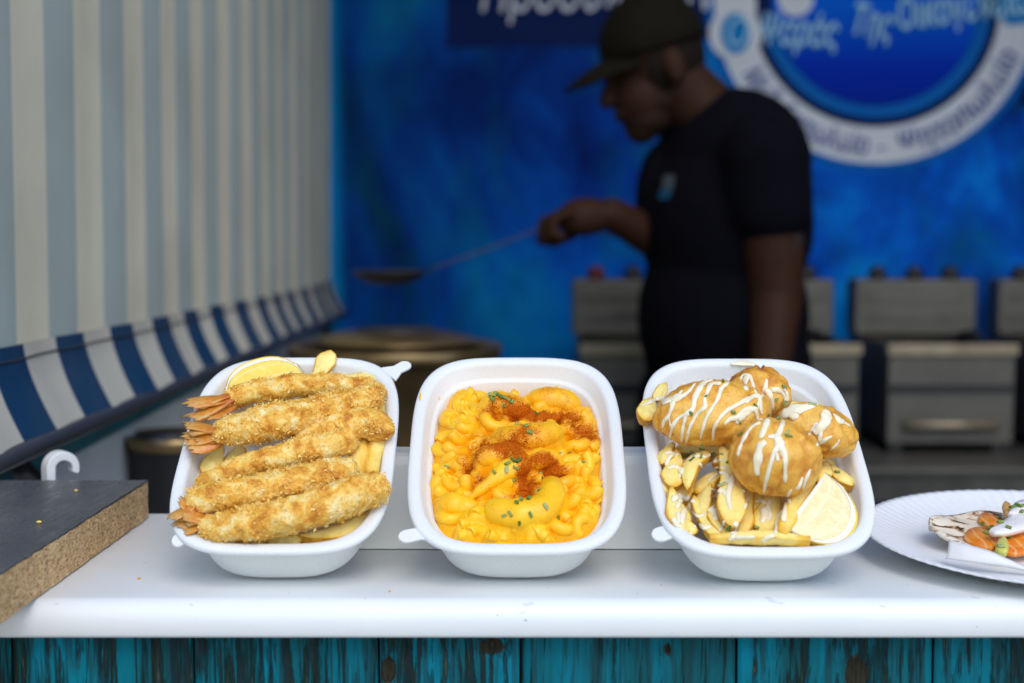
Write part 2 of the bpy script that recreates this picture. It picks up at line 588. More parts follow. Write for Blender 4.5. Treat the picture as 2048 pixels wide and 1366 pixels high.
MAT = dict(
    tray=m_tray(), counter=m_counter(), plank=m_planks(), panko=m_panko(), crumb=m_crumb(), tail=m_tail(), potato=m_potato(),
    cheese=m_cheese(), batter=m_batter(), sauce=m_sauce(), laminate=m_laminate(), chip=m_chip(), banner=m_banner(),
    awn=m_awning('faded_striped_canvas', (0.45, 0.52, 0.53), (0.80, 0.75, 0.63), 0.38),
    valance=m_awning('navy_striped_canvas', (0.011, 0.058, 0.145), (0.68, 0.65, 0.57), 0.25),
    lemon_pale=m_flesh('pale_lemon_flesh', ((0.84, 0.66, 0.30), (0.90, 0.77, 0.45)), 0.5),
    lemon_bright=m_flesh('bright_lemon_flesh', ((0.90, 0.62, 0.05), (0.92, 0.70, 0.14)), 0.6),
    pith=plain('lemon_pith', (0.88, 0.85, 0.74), 0.5, var=0.03),
    rind=plain('lemon_rind', (0.88, 0.58, 0.03), 0.35, var=0.08, scale=200, bump=0.5, bscale=900),
    chive=m_chive(),
    steel_tan_sheen=plain('tan_sheen_steel', (0.30, 0.25, 0.17), 0.42, 0.6, var=0.2, scale=15),  # tan reflection on the fryer trim put into its base colour
    asphalt=plain('light_paving', (0.34, 0.325, 0.30), 0.9, var=0.25, scale=60, bump=0.4),
    floor=plain('grey_stall_floor', (0.06, 0.058, 0.055), 0.7, var=0.3, scale=8),
    white_paint=plain('white_painted_board', (0.66, 0.65, 0.61), 0.55, var=0.12, scale=7),
    teal=plain('teal_painted_rail', (0.012, 0.12, 0.15), 0.5, var=0.35, scale=25),
    dark_bar=plain('dark_grey_aluminium', (0.11, 0.115, 0.13), 0.4, 0.6, var=0.1),
    black=plain('black_enamel', (0.012, 0.012, 0.014), 0.35, var=0.2),
    steel=plain('stainless_steel', (0.115, 0.107, 0.09), 0.45, 0.4, var=0.15, scale=12),
    steel_dark=plain('smoked_steel', (0.10, 0.095, 0.085), 0.4, 0.7, var=0.3, scale=12),
    brass=plain('browned_steel', (0.24, 0.165, 0.075), 0.34, 0.8, var=0.4, scale=9),
    red=plain('red_plastic', (0.10, 0.006, 0.008), 0.4),
    ledge=plain('white_gloss_board', (0.88, 0.89, 0.875), 0.4, var=0.02, scale=20),
    white_plastic=plain('white_plastic', (0.82, 0.83, 0.83), 0.35, var=0.02),
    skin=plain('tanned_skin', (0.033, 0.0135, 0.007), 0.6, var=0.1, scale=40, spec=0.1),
    shirt=plain('black_cotton', (0.0035, 0.0035, 0.006), 0.95, var=0.1, scale=60, spec=0.05),
    trousers=plain('dark_denim', (0.006, 0.007, 0.012), 0.95, var=0.2, scale=60, spec=0.05),
    cap=plain('olive_black_twill', (0.009, 0.0075, 0.0045), 0.9, var=0.2, scale=90, spec=0.08),
    stubble=plain('dark_stubble', (0.022, 0.012, 0.008), 0.7, spec=0.08),
    hair=plain('dark_hair', (0.012, 0.008, 0.006), 0.7, spec=0.1),
    shoe=plain('black_rubber', (0.015, 0.015, 0.015), 0.6),
)

# ================================================================== the setting
def sheet(x0, x1, y0, y1, z):
    return np.array([(x0, y0, z), (x1, y0, z), (x1, y1, z), (x0, y1, z)], float), [(0, 1, 2, 3)]

struct(obj('ground', *sheet(-150, 150, -150, 150, 0), MAT['asphalt'], recalc=False))
struct(obj('floor', *box(-0.9, 2.3, 0.86, 3.4, 0.004, 0.05), MAT['floor']))

# unseen canvas roof added to shape the light inside the stall, on four posts
bc = MB('added_canvas_roof')
tr = bc.n('ShaderNodeBsdfTranslucent')
tr.inputs['Color'].default_value = (0.5, 0.47, 0.42, 1)
mx = bc.n('ShaderNodeMixShader')
mx.inputs[0].default_value = 0.12
bc.set(color=(0.7, 0.69, 0.66), rough=0.8)
outn = bc.t.nodes['Material Output']
bc.t.links.new(bc.b.outputs[0], mx.inputs[1])
bc.t.links.new(tr.outputs[0], mx.inputs[2])
bc.t.links.new(mx.outputs[0], outn.inputs['Surface'])
MAT['roof'] = bc.m

stall = thing('market_stall', 'market stall frame with added unseen canvas roof and white side wall behind the counter', 'stall', (0.7, 2.1, 0))
nx, ny = 30, 24
xs = np.linspace(-0.95, 2.35, nx)
ys = np.linspace(1.52, 3.42, ny)
gx, gy = np.meshgrid(xs, ys)
gz = 2.56 + 0.32 * (1 - np.abs((gx - 0.7) / 1.65)) - 0.02 * np.sin(gx * 9) * np.sin((gy - 0.98) / 2.44 * np.pi)
V = np.stack([gx.ravel(), gy.ravel(), gz.ravel()], 1)
F = [(j * nx + i, j * nx + i + 1, (j + 1) * nx + i + 1, (j + 1) * nx + i) for j in range(ny - 1) for i in range(nx - 1)]
obj('roof', V, F, MAT['roof'], stall, solid=0.002, recalc=False)
for (x, y) in ((-0.92, 1.6), (2.3, 1.6), (-0.92, 3.38), (2.3, 3.38)):
    obj('post', *box(x - .02, x + .02, y - .02, y + .02, 0.0, 2.56), MAT['dark_bar'], stall, smooth=False, bevel=0.003)
for k in range(6):
    y0 = 0.95 + k * 0.40
    obj('side_board', *box(-0.456, -0.438, y0, y0 + 0.396, 0.052, 1.086), MAT['white_paint'], stall, smooth=False, bevel=0.003)
obj('cap_rail', *box(-0.459, -0.424, 0.95, 3.34, 1.087, 1.110), MAT['teal'], stall, smooth=False, bevel=0.004)
obj('right_wall', *box(2.25, 2.27, 0.95, 3.36, 0.052, 2.5), MAT['steel_dark'], stall, smooth=False)
obj('back_panel', *box(-0.86, 2.25, 3.30, 3.32, 0.052, 2.5), MAT['black'], stall, smooth=False)

# striped awning let down at the left side
awn = thing('striped_awning', 'faded blue and cream striped awning let down along the left side of the stall', 'awning', (-0.41, 2.1, 1.12))
na, nz = 260, 36
ys = np.linspace(0.85, 3.24, na)
zs = np.linspace(1.185, 2.46, nz)
gy, gz = np.meshgrid(ys, zs)
f = (gz - 1.185) / 1.28
def pleat(y, f):
    return 0.0022 * np.sin(y / 0.163 * 2 * np.pi + 0.8) + 0.0022 * np.sin(y * 9 + 1.2 * f)
gx = -0.412 + pleat(gy, f) + 0.010 * f
V = np.stack([gx.ravel(), gy.ravel() + 0.02 * f.ravel(), gz.ravel()], 1)
F = [(j * na + i, j * na + i + 1, (j + 1) * na + i + 1, (j + 1) * na + i) for j in range(nz - 1) for i in range(na - 1)]
obj('curtain', V, F, MAT['awn'], awn, recalc=False)
nz = 16
t = np.linspace(0, 1, nz)
gy, gt = np.meshgrid(ys, t)
slope = (gy - 1.13) / 2.1
ztop = 1.213 - 0.034 * slope
zbot = 1.140 - 0.026 * slope
gz = ztop + (zbot - ztop) * gt
gx = -0.4065 + pleat(gy, 0) + 0.026 * gt ** 1.5
V = np.stack([gx.ravel(), gy.ravel() + 0.02 * gt.ravel() ** 1.6, gz.ravel()], 1)
F = [(j * na + i, j * na + i + 1, (j + 1) * na + i + 1, (j + 1) * na + i) for j in range(nz - 1) for i in range(na - 1)]
obj('valance', V, F, MAT['valance'], awn, recalc=False)
obj('hem_seam', *tube([(-0.4042 + pleat(y, 0), y, 1.213 - 0.034 * (y - 1.13) / 2.1 - 0.012) for y in np.linspace(0.86, 3.22, 140)], 0.0010, n=6), MAT['steel_dark'], awn)
obj('front_bar', *tube([(-0.382, y, 1.133 - 0.026 * (y - 1.13) / 2.1) for y in np.linspace(0.8, 3.25, 8)], 0.0065, 0.008, n=14), MAT['dark_bar'], awn)
a0, a1 = at(8, 905, 1.10), at(74, 968, 1.16)
obj('folding_arm', *tube([a0, a0 * .5 + a1 * .5, a1, a1 + (a1 - a0) * 2.0], 0.011, 0.008, n=10), MAT['black'], awn)

# printed banner on the back wall
BY = 3.26
ban = thing('printed_banner', 'blue printed banner with white Greek lettering and round emblem behind the cook', 'banner', (0.9, BY, 0.9))
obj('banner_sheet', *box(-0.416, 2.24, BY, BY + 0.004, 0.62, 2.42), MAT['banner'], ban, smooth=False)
flat = {}
def ink(name, col, rough=0.45):
    if name not in flat:
        flat[name] = plain('print_' + name, col, rough, var=0.06, scale=6, spec=0.06)
    return flat[name]
white = ink('white', (0.80, 0.80, 0.82))
navy = ink('navy', (0.0, 0.012, 0.09))
bd = MB('print_deep_blue')
sp_ = bd.n('ShaderNodeSeparateXYZ')
bd.put(sp_.inputs[0], bd.pos())
bd.set(color=bd.ramp(bd.math('MULTIPLY', bd.math('SUBTRACT', sp_.outputs[2], 1.52), 3.0), [(0.0, (0.0, 0.012, 0.26)), (0.45, (0.0, 0.035, 0.50)), (0.85, (0.0, 0.14, 0.80))]), rough=0.6, spec=0.06)
deep = bd.m
mid = ink('mid_blue', (0.0, 0.14, 0.50))
light = ink('light_blue', (0.45, 0.72, 0.88))
sky_b = ink('outline_blue', (0.0, 0.24, 0.60))
inkblue = ink('lettering_blue', (0.06, 0.09, 0.34))
PX = BY / FPX                                   # metres per photo pixel on the banner
def bpt(px, py, lay):
    p = at(px, py, BY)
    return np.array([p[0], BY - 0.0012 - 0.0012 * lay, p[2]])
def poly(name, pts, mat, lay, parent=ban):
    V = np.array([bpt(x, y, lay) for x, y in pts])
    return obj(name, V, [tuple(range(len(V)))], mat, parent, smooth=False, recalc=False)
def arc(name, cx, cy, r0, r1, a0, a1, mat, lay, parent=ban):
    n = 90
    A = np.radians(np.linspace(a0, a1, n))
    V = [bpt(cx + r * math.cos(a), cy + r * math.sin(a), lay) for r in (r0, r1) for a in A]
    F = [(i, i + 1, n + i + 1, n + i) for i in range(n - 1)]
    return obj(name, V, F, mat, parent, smooth=False, recalc=False)
def disc(name, cx, cy, r, mat, lay, parent=ban, sx=1.0):
    return poly(name, [(cx + sx * r * math.cos(a), cy + r * math.sin(a)) for a in np.linspace(0, 2 * np.pi, 72, endpoint=False)], mat, lay, parent)
poly('name_panel', [(893, -120), (1445, -120), (1445, 78), (1190, 92), (893, 96)], navy, 0)
emb = disc('round_emblem', 1750, 5, 338, mid, 1)
disc('emblem_rim', 1750, 5, 322, white, 2, emb)
disc('emblem_ring', 1750, 5, 249, navy, 3, emb)
arc('emblem_line', 1750, 5, 207, 231, 8, 172, mid, 4, emb)
disc('emblem_center', 1750, 5, 206, deep, 4, emb)
poly('emblem_gap', [(1440, -340), (2120, -340), (2120, 40), (2010, 52), (1990, -10), (1560, -10), (1505, -20), (1440, -100)], sky_b, 5, emb)
disc('white_swirl', 1470, 68, 53, white, 6, emb)
poly('swirl_neck', [(1440, 30), (1508, -60), (1512, 30), (1470, 70)], white, 6.4, emb)
disc('swirl_letter_ground', 1470, 68, 41, sky_b, 7, emb, sx=0.72)
disc('white_badge', 1590, -2, 36, white, 6, emb)
def lettering(name, body, size, mat, place, parent=ban, shear=0.0, bold=0.0):
    """flat print: turn a text line into a mesh and lay every vertex on the banner with place(x, y) -> photo pixel"""
    cu = bpy.data.curves.new(name, 'FONT')
    cu.body = body.replace('π', 'п').replace('κ', 'к')       # same letter shapes; these two fill cleanly
    cu.size = 1.0
    cu.shear = shear
    cu.offset = bold
    to = bpy.data.objects.new(name + '_curve', cu)
    C.objects.link(to)
    dg = bpy.context.evaluated_depsgraph_get()
    me = to.evaluated_get(dg).to_mesh()
    V = np.array([v.co[:] for v in me.vertices])
    F = [tuple(p.vertices) for p in me.polygons]
    wdt = V[:, 0].max()
    to.evaluated_get(dg).to_mesh_clear()
    bpy.data.objects.remove(to)
    W = np.array([place(x * size, y * size, wdt * size) for x, y, _ in V])
    # strokes of one letter may overlap: every facet gets its own hair-thin layer of ink
    W2, F2 = [], []
    for k, f in enumerate(F):
        F2.append(tuple(range(len(W2), len(W2) + len(f))))
        W2 += [W[a] - np.array([0, 3.5e-5 * (k % 19), 0]) for a in f]
    W, F = np.array(W2), F2
    return obj(name, W, F, mat, parent, smooth=False, recalc=False)
def along(x0, y0, x1, y1, lay):
    def f(x, y, wd):
        t = x / wd
        d = unit([x1 - x0, y1 - y0])
        px = x0 + (x1 - x0) * t + d[1] * y
        py = y0 + (y1 - y0) * t - d[0] * y
        return bpt(px, py, lay)
    return f
def round_arc(r, a0, a1, lay, cx=1750, cy=5):
    def f(x, y, wd):
        a = math.radians(a0 + (a1 - a0) * x / wd)
        rr = r - y
        return bpt(cx + rr * math.cos(a), cy + rr * math.sin(a), lay)
    return f
lettering('lettering', 'Προσωπικόν', 120, white, along(955, 24, 1440, 20, 2), shear=0.25)
lettering('lettering', 'Ο', 78, light, along(1447, 92, 1497, 92, 8), emb, 0.2, 0.0)
lettering('lettering', 'Ψαράς', 84, sky_b, along(1512, 90, 1676, 96, 7), emb, 0.25, 0.045)
lettering('lettering', 'Ψαράς', 84, light, along(1514, 88, 1674, 94, 8), emb, 0.25, 0.016)
lettering('lettering', 'Της', 84, sky_b, along(1692, 68, 1782, 82, 7), emb, 0.2, 0.045)
lettering('lettering', 'Της', 84, light, along(1694, 66, 1780, 80, 8), emb, 0.2, 0.016)
lettering('lettering', 'Οικογένειας', 84, sky_b, along(1790, 62, 2086, 24, 7), emb, 0.2, 0.045)
lettering('lettering', 'Οικογένειας', 84, light, along(1792, 60, 2084, 22, 8), emb, 0.2, 0.016)
lettering('lettering', 'Μεζεδοπωλείο', 58, inkblue, round_arc(304, 152, 93, 7), emb, 0.1, 0.012)
lettering('lettering', '-', 58, inkblue, round_arc(304, 89.5, 86.5, 7), emb)
lettering('lettering', 'Ψητοπωλείο', 58, inkblue, round_arc(304, 82, 20, 7), emb, 0.1, 0.012)
poly('dark_patch', [(2040, 170), (2140, 60), (2140, 215), (2036, 212)], navy, 0)

# ------------------------------------------------------------------ the serving counter
def rounded_rect(x0, x1, y0, y1, r, k=10):
    pts = []
    for cx, cy, a0 in ((x1 - r, y1 - r, 0), (x0 + r, y1 - r, 90), (x0 + r, y0 + r, 180), (x1 - r, y0 + r, 270)):
        for a in np.radians(np.linspace(a0, a0 + 90, k)):
            pts.append((cx + r * math.cos(a), cy + r * math.sin(a)))
    return np.array(pts)
def loft(outs, zs, cap0=True, cap1=True):
    n = len(outs[0])
    V = np.vstack([np.column_stack([o, np.full(n, z)]) for o, z in zip(outs, zs)])
    F = []
    for k in range(len(outs) - 1):
        for j in range(n):
            q = (j + 1) % n
            F.append((k * n + j, k * n + q, (k + 1) * n + q, (k + 1) * n + j))
    if cap0:
        F.append(tuple(range(n))[::-1])
    if cap1:
        F.append(tuple(range((len(outs) - 1) * n, len(outs) * n)))
    return V, F
cnt = thing('serving_counter', 'white painted shelf counter with rounded front edge carrying the three trays', 'counter', (0.4, 0.9, CT))
prof = [(0.006, -0.0215), (0.0015, -0.0208), (0.0002, -0.019)] + [(0.011 - 0.011 * math.cos(a), -0.011 + 0.011 * math.sin(a)) for a in np.linspace(0, math.pi / 2, 9)]
outs = [rounded_rect(-0.322 + d, 1.25 - d, 0.7835 + d, 1.037 - d, 0.036 - d * 0.6, 12) for d, _ in prof]
obj('top', *loft(outs, [CT + z for _, z in prof]), MAT['counter'], cnt, sharp=50)
# boarding of weathered planks under the counter: a piece each
bnd = [-340, 22, 386, 757, 1041, 1474, 1868, 2240]
front = thing('plank_front', 'weathered turquoise plank boarding under the white counter', 'boarding', (0.4, 0.81, 0))
knots = [(1712, 1350, 26, 40), (985, 1292, 30, 18), (776, 1340, 16, 30), (1335, 1300, 7, 14)]
YP = 0.800
for i in range(len(bnd) - 1):
    x0 = at(bnd[i], 1300, YP)[0] + 0.0007
    x1 = at(bnd[i + 1], 1300, YP)[0] - 0.0007
    zt = CT - 0.0225
    zr = np.concatenate([np.linspace(0.03, zt - 0.1, 5), np.linspace(zt - 0.095, zt, 44)])
    xr = np.linspace(x0, x1, 80)
    gx, gz = np.meshgrid(xr, zr)
    e = np.minimum(gx - x0, x1 - gx)
    gyy = YP + 0.002 * np.exp(-e / 0.0012) + 0.0012 * fbm(np.stack([gx.ravel() * 60 + i * 9, gz.ravel() * 5, 0 * gx.ravel()], 1), 2).reshape(gx.shape)
    gyy += rnd.uniform(-0.0012, 0.0012)
    kn = np.zeros(gx.size)
    for (kx, ky, rx, ry) in knots:
        p = at(kx, ky, YP)
        sx, sz = rx * YP / FPX, ry * YP / FPX
        kn = np.maximum(kn, np.exp(-(((gx.ravel() - p[0]) / sx) ** 2 + ((gz.ravel() - p[2]) / sz) ** 2)) * 1.15)
    gyy = gyy + 0.003 * kn.reshape(gx.shape)
    n1, n2 = len(xr), len(zr)
    V = np.stack([gx.ravel(), gyy.ravel(), gz.ravel()], 1)
    F = [(j * n1 + q, j * n1 + q + 1, (j + 1) * n1 + q + 1, (j + 1) * n1 + q) for j in range(n2 - 1) for q in range(n1 - 1)]
    # back side closes the board
    VB = V.copy()
    VB[:, 1] = YP + 0.02
    N = len(V)
    rim = [q for q in range(n1)] + [j * n1 + n1 - 1 for j in range(1, n2)] + [(n2 - 1) * n1 + q for q in range(n1 - 2, -1, -1)] + [j * n1 for j in range(n2 - 2, 0, -1)]
    ring = [(rim[k], rim[(k + 1) % len(rim)]) for k in range(len(rim))]
    Vr = np.vstack([V, VB[rim]])
    F += [(a, b, N + (k + 1) % len(rim), N + k) for k, (a, b) in enumerate(ring)]
    F.append(tuple(range(N, N + len(rim))))
    obj('plank', Vr, F, MAT['plank'], front, attrs={'knot': np.concatenate([kn, np.zeros(len(rim))])}, sharp=40)
obj('backing_board', *box(-0.42, 1.25, YP + 0.021, YP + 0.035, 0.03, CT - 0.024), MAT['black'], front, smooth=False)

# white propping ledge the trays lean on
lp = [(0.911, 0.0), (0.9235, 0.0535), (0.9262, 0.0588), (0.931, 0.0604), (0.956, 0.0604), (0.956, 0.0)]
n = len(lp)
V = np.array([(x, y, CT + 0.0005 + z) for x in (-0.165, 0.185) for y, z in lp])
F = [(j, (j + 1) % n, n + (j + 1) % n, n + j) for j in range(n)] + [tuple(range(n)), tuple(range(n, 2 * n))]
lg = obj('propping_block', V, F, MAT['ledge'], smooth=False, bevel=0.001)
tag(lg, 'low white block on the counter that the three trays lean back on', 'block')

# dark laminated board with raw edge, left on the counter
slab = thing('laminate_board', 'dark grey laminated chipboard slab with raw crumbly edge on the counter', 'board', (-0.40, 0.9, CT))
sx1, sy0, sy1, st = -0.2625, 0.64, 1.012, 0.0265
ny, nz = 220, 14
ys = np.linspace(sy0, sy1, ny)
zs = np.linspace(CT + 0.0008, CT + st, nz)
gy, gz = np.meshgrid(ys, zs)
P = np.stack([gy.ravel() * 260, gz.ravel() * 330, 0 * gy.ravel() + 3], 1)
rough_x = 0.0009 * fbm(P, 3) + 0.0012 * fbm(P * 0.25, 2)
gx = (sx1 - (gy - sy0) * 0 + 0.03 * (gy - 1.0)).ravel() + rough_x
V = np.stack([gx, gy.ravel(), gz.ravel()], 1)
F = [(j * ny + i, j * ny + i + 1, (j + 1) * ny + i + 1, (j + 1) * ny + i) for j in range(nz - 1) for i in range(ny - 1)]
# far end of the core
ex = np.linspace(-0.66, gx.reshape(nz, ny)[0, -1] - 0.001, 60)
g2, gz2 = np.meshgrid(ex, zs)
V2 = np.stack([g2.ravel(), np.full(g2.size, sy1 - 0.001) + 0.0006 * fbm(np.stack([g2.ravel() * 300, gz2.ravel() * 300, 0 * g2.ravel()], 1), 2), gz2.ravel()], 1)
F2 = [(j * 60 + i, j * 60 + i + 1, (j + 1) * 60 + i + 1, (j + 1) * 60 + i) for j in range(nz - 1) for i in range(59)]
obj('chipboard_core', *merge((V, F), (V2, F2), box(-0.66, sx1 - 0.016, sy0, sy1 - 0.003, CT + 0.001, CT + st - 0.0005)), MAT['chip'], slab, recalc=False)
top_e = [(x - 0.0006 + 0.0004 * math.sin(k * 2.1), y) for k, (x, y) in enumerate(zip(gx.reshape(nz, ny)[-1], ys))][::3]
top_e = [(x, y) for x, y in top_e] + [(top_e[-1][0], sy1)]
outl = [(-0.66, sy0)] + top_e + [(-0.66, sy1)]
n = len(outl)
V = np.array([(x, y, CT + st + dz) for dz in (0.0002, 0.0012) for x, y in outl])
F = [tuple(range(n))[::-1], tuple(range(n, 2 * n))] + [(j, (j + 1) % n, n + (j + 1) % n, n + j) for j in range(n)]
obj('laminate_top', V, F, MAT['laminate'], slab, smooth=False)
for k, (px, py, s) in enumerate(((152, 981, 0.0011), (78, 1044, 0.0014))):
    p = on_z(px, py, CT + st + 0.0022)
    V, F = tube([p + (-s, 0, 0), p, p + (s, 0.0006, 0.0002)], [s * .5, s * .8, s * .4], n=6)
    V = V + 0.3 * s * fbm(V * 900, 1)[:, None]
    c = obj('crumb', V, F, MAT['crumb'], attrs={'tone': np.full(len(V), 0.7)})
    tag(c, ('tan crumb near the raw edge on the dark board', 'pale crumb further from the raw edge on the dark board')[k], 'crumb')

for px, py, s, l in ((278, 1157, .0009, 'tan crumb on the white counter near the dark board'), (779, 1183, .0006, 'dark crumb on the counter between the left and middle trays')):
    p = on_z(px, py, CT + 0.0006)
    V, F = tube([p + (-s, 0, 0), p, p + (s, 0.0005, 0.0001)], [s * .5, s * .8, s * .4], n=6)
    c = obj('crumb', V + 0.3 * s * fbm(V * 900, 1)[:, None], F, MAT['crumb'], attrs={'tone': np.full(len(V), 0.1)})
    tag(c, l, 'crumb')

# white plastic hook standing behind the board
hp = at(121, 935, 1.05)
sc = 1.05 / FPX
ang = np.radians(np.concatenate([np.linspace(215, 180, 4), np.linspace(170, -35, 26)]))
ro, ri = 34 * sc, 16 * sc
dv = unit([0.78, 0.62, 0])
ax = unit([-0.62, 0.78, 0])
def hpt(r, a, d):
    return hp + dv * (r * math.cos(a)) + np.array([0, 0, 1]) * (r * math.sin(a)) + ax * d
stem = [(-ro, -0.07), (-ro, -0.012)]
path_o = [hp + dv * (-ro) + np.array([0, 0, z]) for z in (-0.10, -0.05)] + [hpt(ro, a, 0) for a in np.radians(np.linspace(180, -25, 26))]
path_i = [hp + dv * (-ri) + np.array([0, 0, z]) for z in (-0.10, -0.05)] + [hpt(ri + (ro - ri) * 0.25 * max(0, (k - 14) / 11), a, 0) for k, a in enumerate(np.radians(np.linspace(180, -25, 26)))]
n = len(path_o)
hw = 0.0062
V = np.array([p + ax * d for d in (-hw, hw) for path in (path_o, path_i) for p in path])
F = []
for k in range(n - 1):
    o0, i0, o1, i1 = k, n + k, 2 * n + k, 3 * n + k
    F += [(o0, o0 + 1, i0 + 1, i0), (o1, i1, i1 + 1, o1 + 1), (o0, o1, o1 + 1, o0 + 1), (i0, i0 + 1, i1 + 1, i1)]
F += [(0, n, 3 * n, 2 * n), (n - 1, 2 * n - 1, 4 * n - 1, 3 * n - 1)]
hk = obj('hook', V, F, MAT['white_plastic'], bevel=0.0008, sharp=40)
tag(hk, 'white plastic hook curling up behind the dark laminated board', 'hook')

# ================================================================== the three trays
TILT, RA, RB, RN, TD, RE, BN = 0.5657, 0.0665, 0.0912, 3.8, 0.0391, 0.0156, 3.25
ct_, st_ = math.cos(TILT), math.sin(TILT)
TR = [(-0.1385, 0.8316), (0.0029, 0.8316), (0.1488, 0.8235)]
def tw(i, L):
    """tray frame (x across, y along the tray from its middle, z off its base) to the world"""
    L = np.atleast_2d(np.asarray(L, float))
    X, Y0 = TR[i]
    yy = L[:, 1] + (RB - RE)
    return np.stack([X + L[:, 0], Y0 + yy * ct_ - L[:, 2] * st_, CT + yy * st_ + L[:, 2] * ct_], 1)
def tl(i, W):
    W = np.atleast_2d(np.asarray(W, float))
    X, Y0 = TR[i]
    dy, dz = W[:, 1] - Y0, W[:, 2] - CT
    return np.stack([W[:, 0] - X, dy * ct_ + dz * st_ - (RB - RE), -dy * st_ + dz * ct_], 1)
def tp(i, px, py, k):
    """tray-frame point seen at a photo pixel, k above the tray base"""
    d = ray(px, py)
    nrm = np.array([0, -st_, ct_])
    o = tw(i, [0, 0, k])[0]
    t = ((o - CAMV) @ nrm) / (d @ nrm)
    return tl(i, CAMV + d * t)[0]
def tz(i):
    return np.array([0, -st_, ct_])

def outline(d, n, m=168):
    t = np.linspace(0, 2 * np.pi, m, endpoint=False)
    t = t + 0.18 * np.sin(4 * t) * 0
    c, s = np.cos(t), np.sin(t)
    return np.stack([(RA - d) * np.sign(c) * np.abs(c) ** (2 / n), (RB - d) * np.sign(s) * np.abs(s) ** (2 / n)], 1)
tprof = [(RE + .010, 0.0012), (RE + .005, .0003), (RE + .0022, .0006), (RE + .0004, .0022), (RE - .0006, .005), (.0102, .028), (.0082, .0335), (.0062, .0352), (.0020, .0351),
         (.0008, .0353), (.0002, .0362), (0, .0374), (.0004, .0388), (.0014, .0396), (.0034, .0400), (.0060, .0398), (.0074, .0391), (.0084, .0376),
         (.0108, .0302), (.0117, .0292), (.0131, .0287), (.0139, .0278), (RE + .0016, .006), (RE + .0028, .0032), (RE + .0048, .0019), (RE + .0085, .0014), (RE + .02, .0013)]
def tray_mesh(i):
    V, n = [], 168
    for d, z in tprof:
        f = min(1, max(0, z / TD))
        o = outline(d, BN + (RN - BN) * f)
        V.append(np.column_stack([o, np.full(n, z)]))
    m = len(V)
    V = np.vstack(V + [np.array([[0, 0, 0.0012]]), np.array([[0, 0, 0.0013]])])
    V = V + 0.0001 * pnoise(V * 40 + i * 5)[:, None]
    F = []
    for k in range(m - 1):
        for j in range(n):
            q = (j + 1) % n
            F.append((k * n + j, k * n + q, (k + 1) * n + q, (k + 1) * n + j))
    for j in range(n):
        q = (j + 1) % n
        F.append((m * n, q, j))
        F.append((m * n + 1, (m - 1) * n + j, (m - 1) * n + q))
    return tw(i, V), F
def tab_mesh(i, lx, ly, dx, dy, ln, wd, z, sag=0.0):
    d = unit([dx, dy]); s = np.array([-d[1], d[0]])
    prof = [(-0.006, 1.9), (-0.002, 1.45), (0.002, 0.95)] + [(ln - wd + wd * math.sin(a), math.cos(a)) for a in np.linspace(0, math.pi / 2 - 0.15, 8)]
    top = [np.array([lx, ly]) + d * u + s * wd * v for u, v in prof] + [np.array([lx, ly]) + d * u - s * wd * v for u, v in prof[::-1]]
    n = len(top)
    V = np.array([(*p, z + dz - sag * max(0, (p - np.array([lx, ly])) @ d)) for dz in (-0.0009, 0.0009) for p in top])
    F = [tuple(range(n))[::-1], tuple(range(n, 2 * n))] + [(j, (j + 1) % n, n + (j + 1) % n, n + j) for j in range(n)]
    return tw(i, V), F
TL = ['white pulp tray of breaded prawns and potato wedges beside the dark board',
      'white pulp tray of macaroni cheese dusted with paprika, middle of the three',
      'white pulp tray of battered fish and saucy potatoes beside the paper plate']
trays = []
for i in range(3):
    t_ = thing('food_tray', TL[i], 'tray', tw(i, [0, -(RB - RE), 0])[0], 'white pulp food trays on the counter')
    obj('bowl', *tray_mesh(i), MAT['tray'], t_)
    if i == 0:
        lx = tp(0, 790, 742, .038); obj('tab', *tab_mesh(0, lx[0], lx[1], 0.75, 0.66, 0.0125, 0.0046, .038), MAT['tray'], t_, bevel=0.0005, sharp=40)
        lx = tp(0, 366, 1072, .036); obj('tab', *tab_mesh(0, lx[0], lx[1], -0.6, -0.8, 0.0075, 0.0045, .0362, 0.3), MAT['tray'], t_, bevel=0.0005, sharp=40)
    if i == 1:
        lx = tp(1, 846, 1066, .037); obj('tab', *tab_mesh(1, lx[0], lx[1], -0.95, -0.30, 0.0145, 0.0050, .037), MAT['tray'], t_, bevel=0.0005, sharp=40)
    if i == 2:
        lx = tp(2, 1345, 1062, .036); obj('tab', *tab_mesh(2, lx[0], lx[1], -0.9, -0.25, 0.0125, 0.0055, .0358, 0.1), MAT['tray'], t_, bevel=0.0005, sharp=40)
    trays.append(t_)

# ================================================================== things behind the counter
# work table with four fryers
tb = thing('work_table', 'long grey steel work table carrying the row of fryers against the banner', 'table', (1.0, 2.85, 0.05))
TZ = 0.868
obj('table_top', *box(0.14, 1.95, 2.56, 3.22, TZ - 0.012, TZ), MAT['steel'], tb, smooth=False, bevel=0.003)
obj('apron', *box(0.16, 1.93, 2.575, 2.60, TZ - 0.065, TZ - 0.0125), MAT['steel_dark'], tb, smooth=False)
for x in (0.2, 1.9):
    for y in (2.63, 3.16):
        obj('leg', *box(x - .02, x + .02, y - .02, y + .02, 0.05, TZ - 0.013), MAT['steel_dark'], tb, smooth=False)
obj('shelf', *box(0.18, 1.92, 2.66, 3.18, 0.30, 0.315), MAT['steel_dark'], tb, smooth=False)

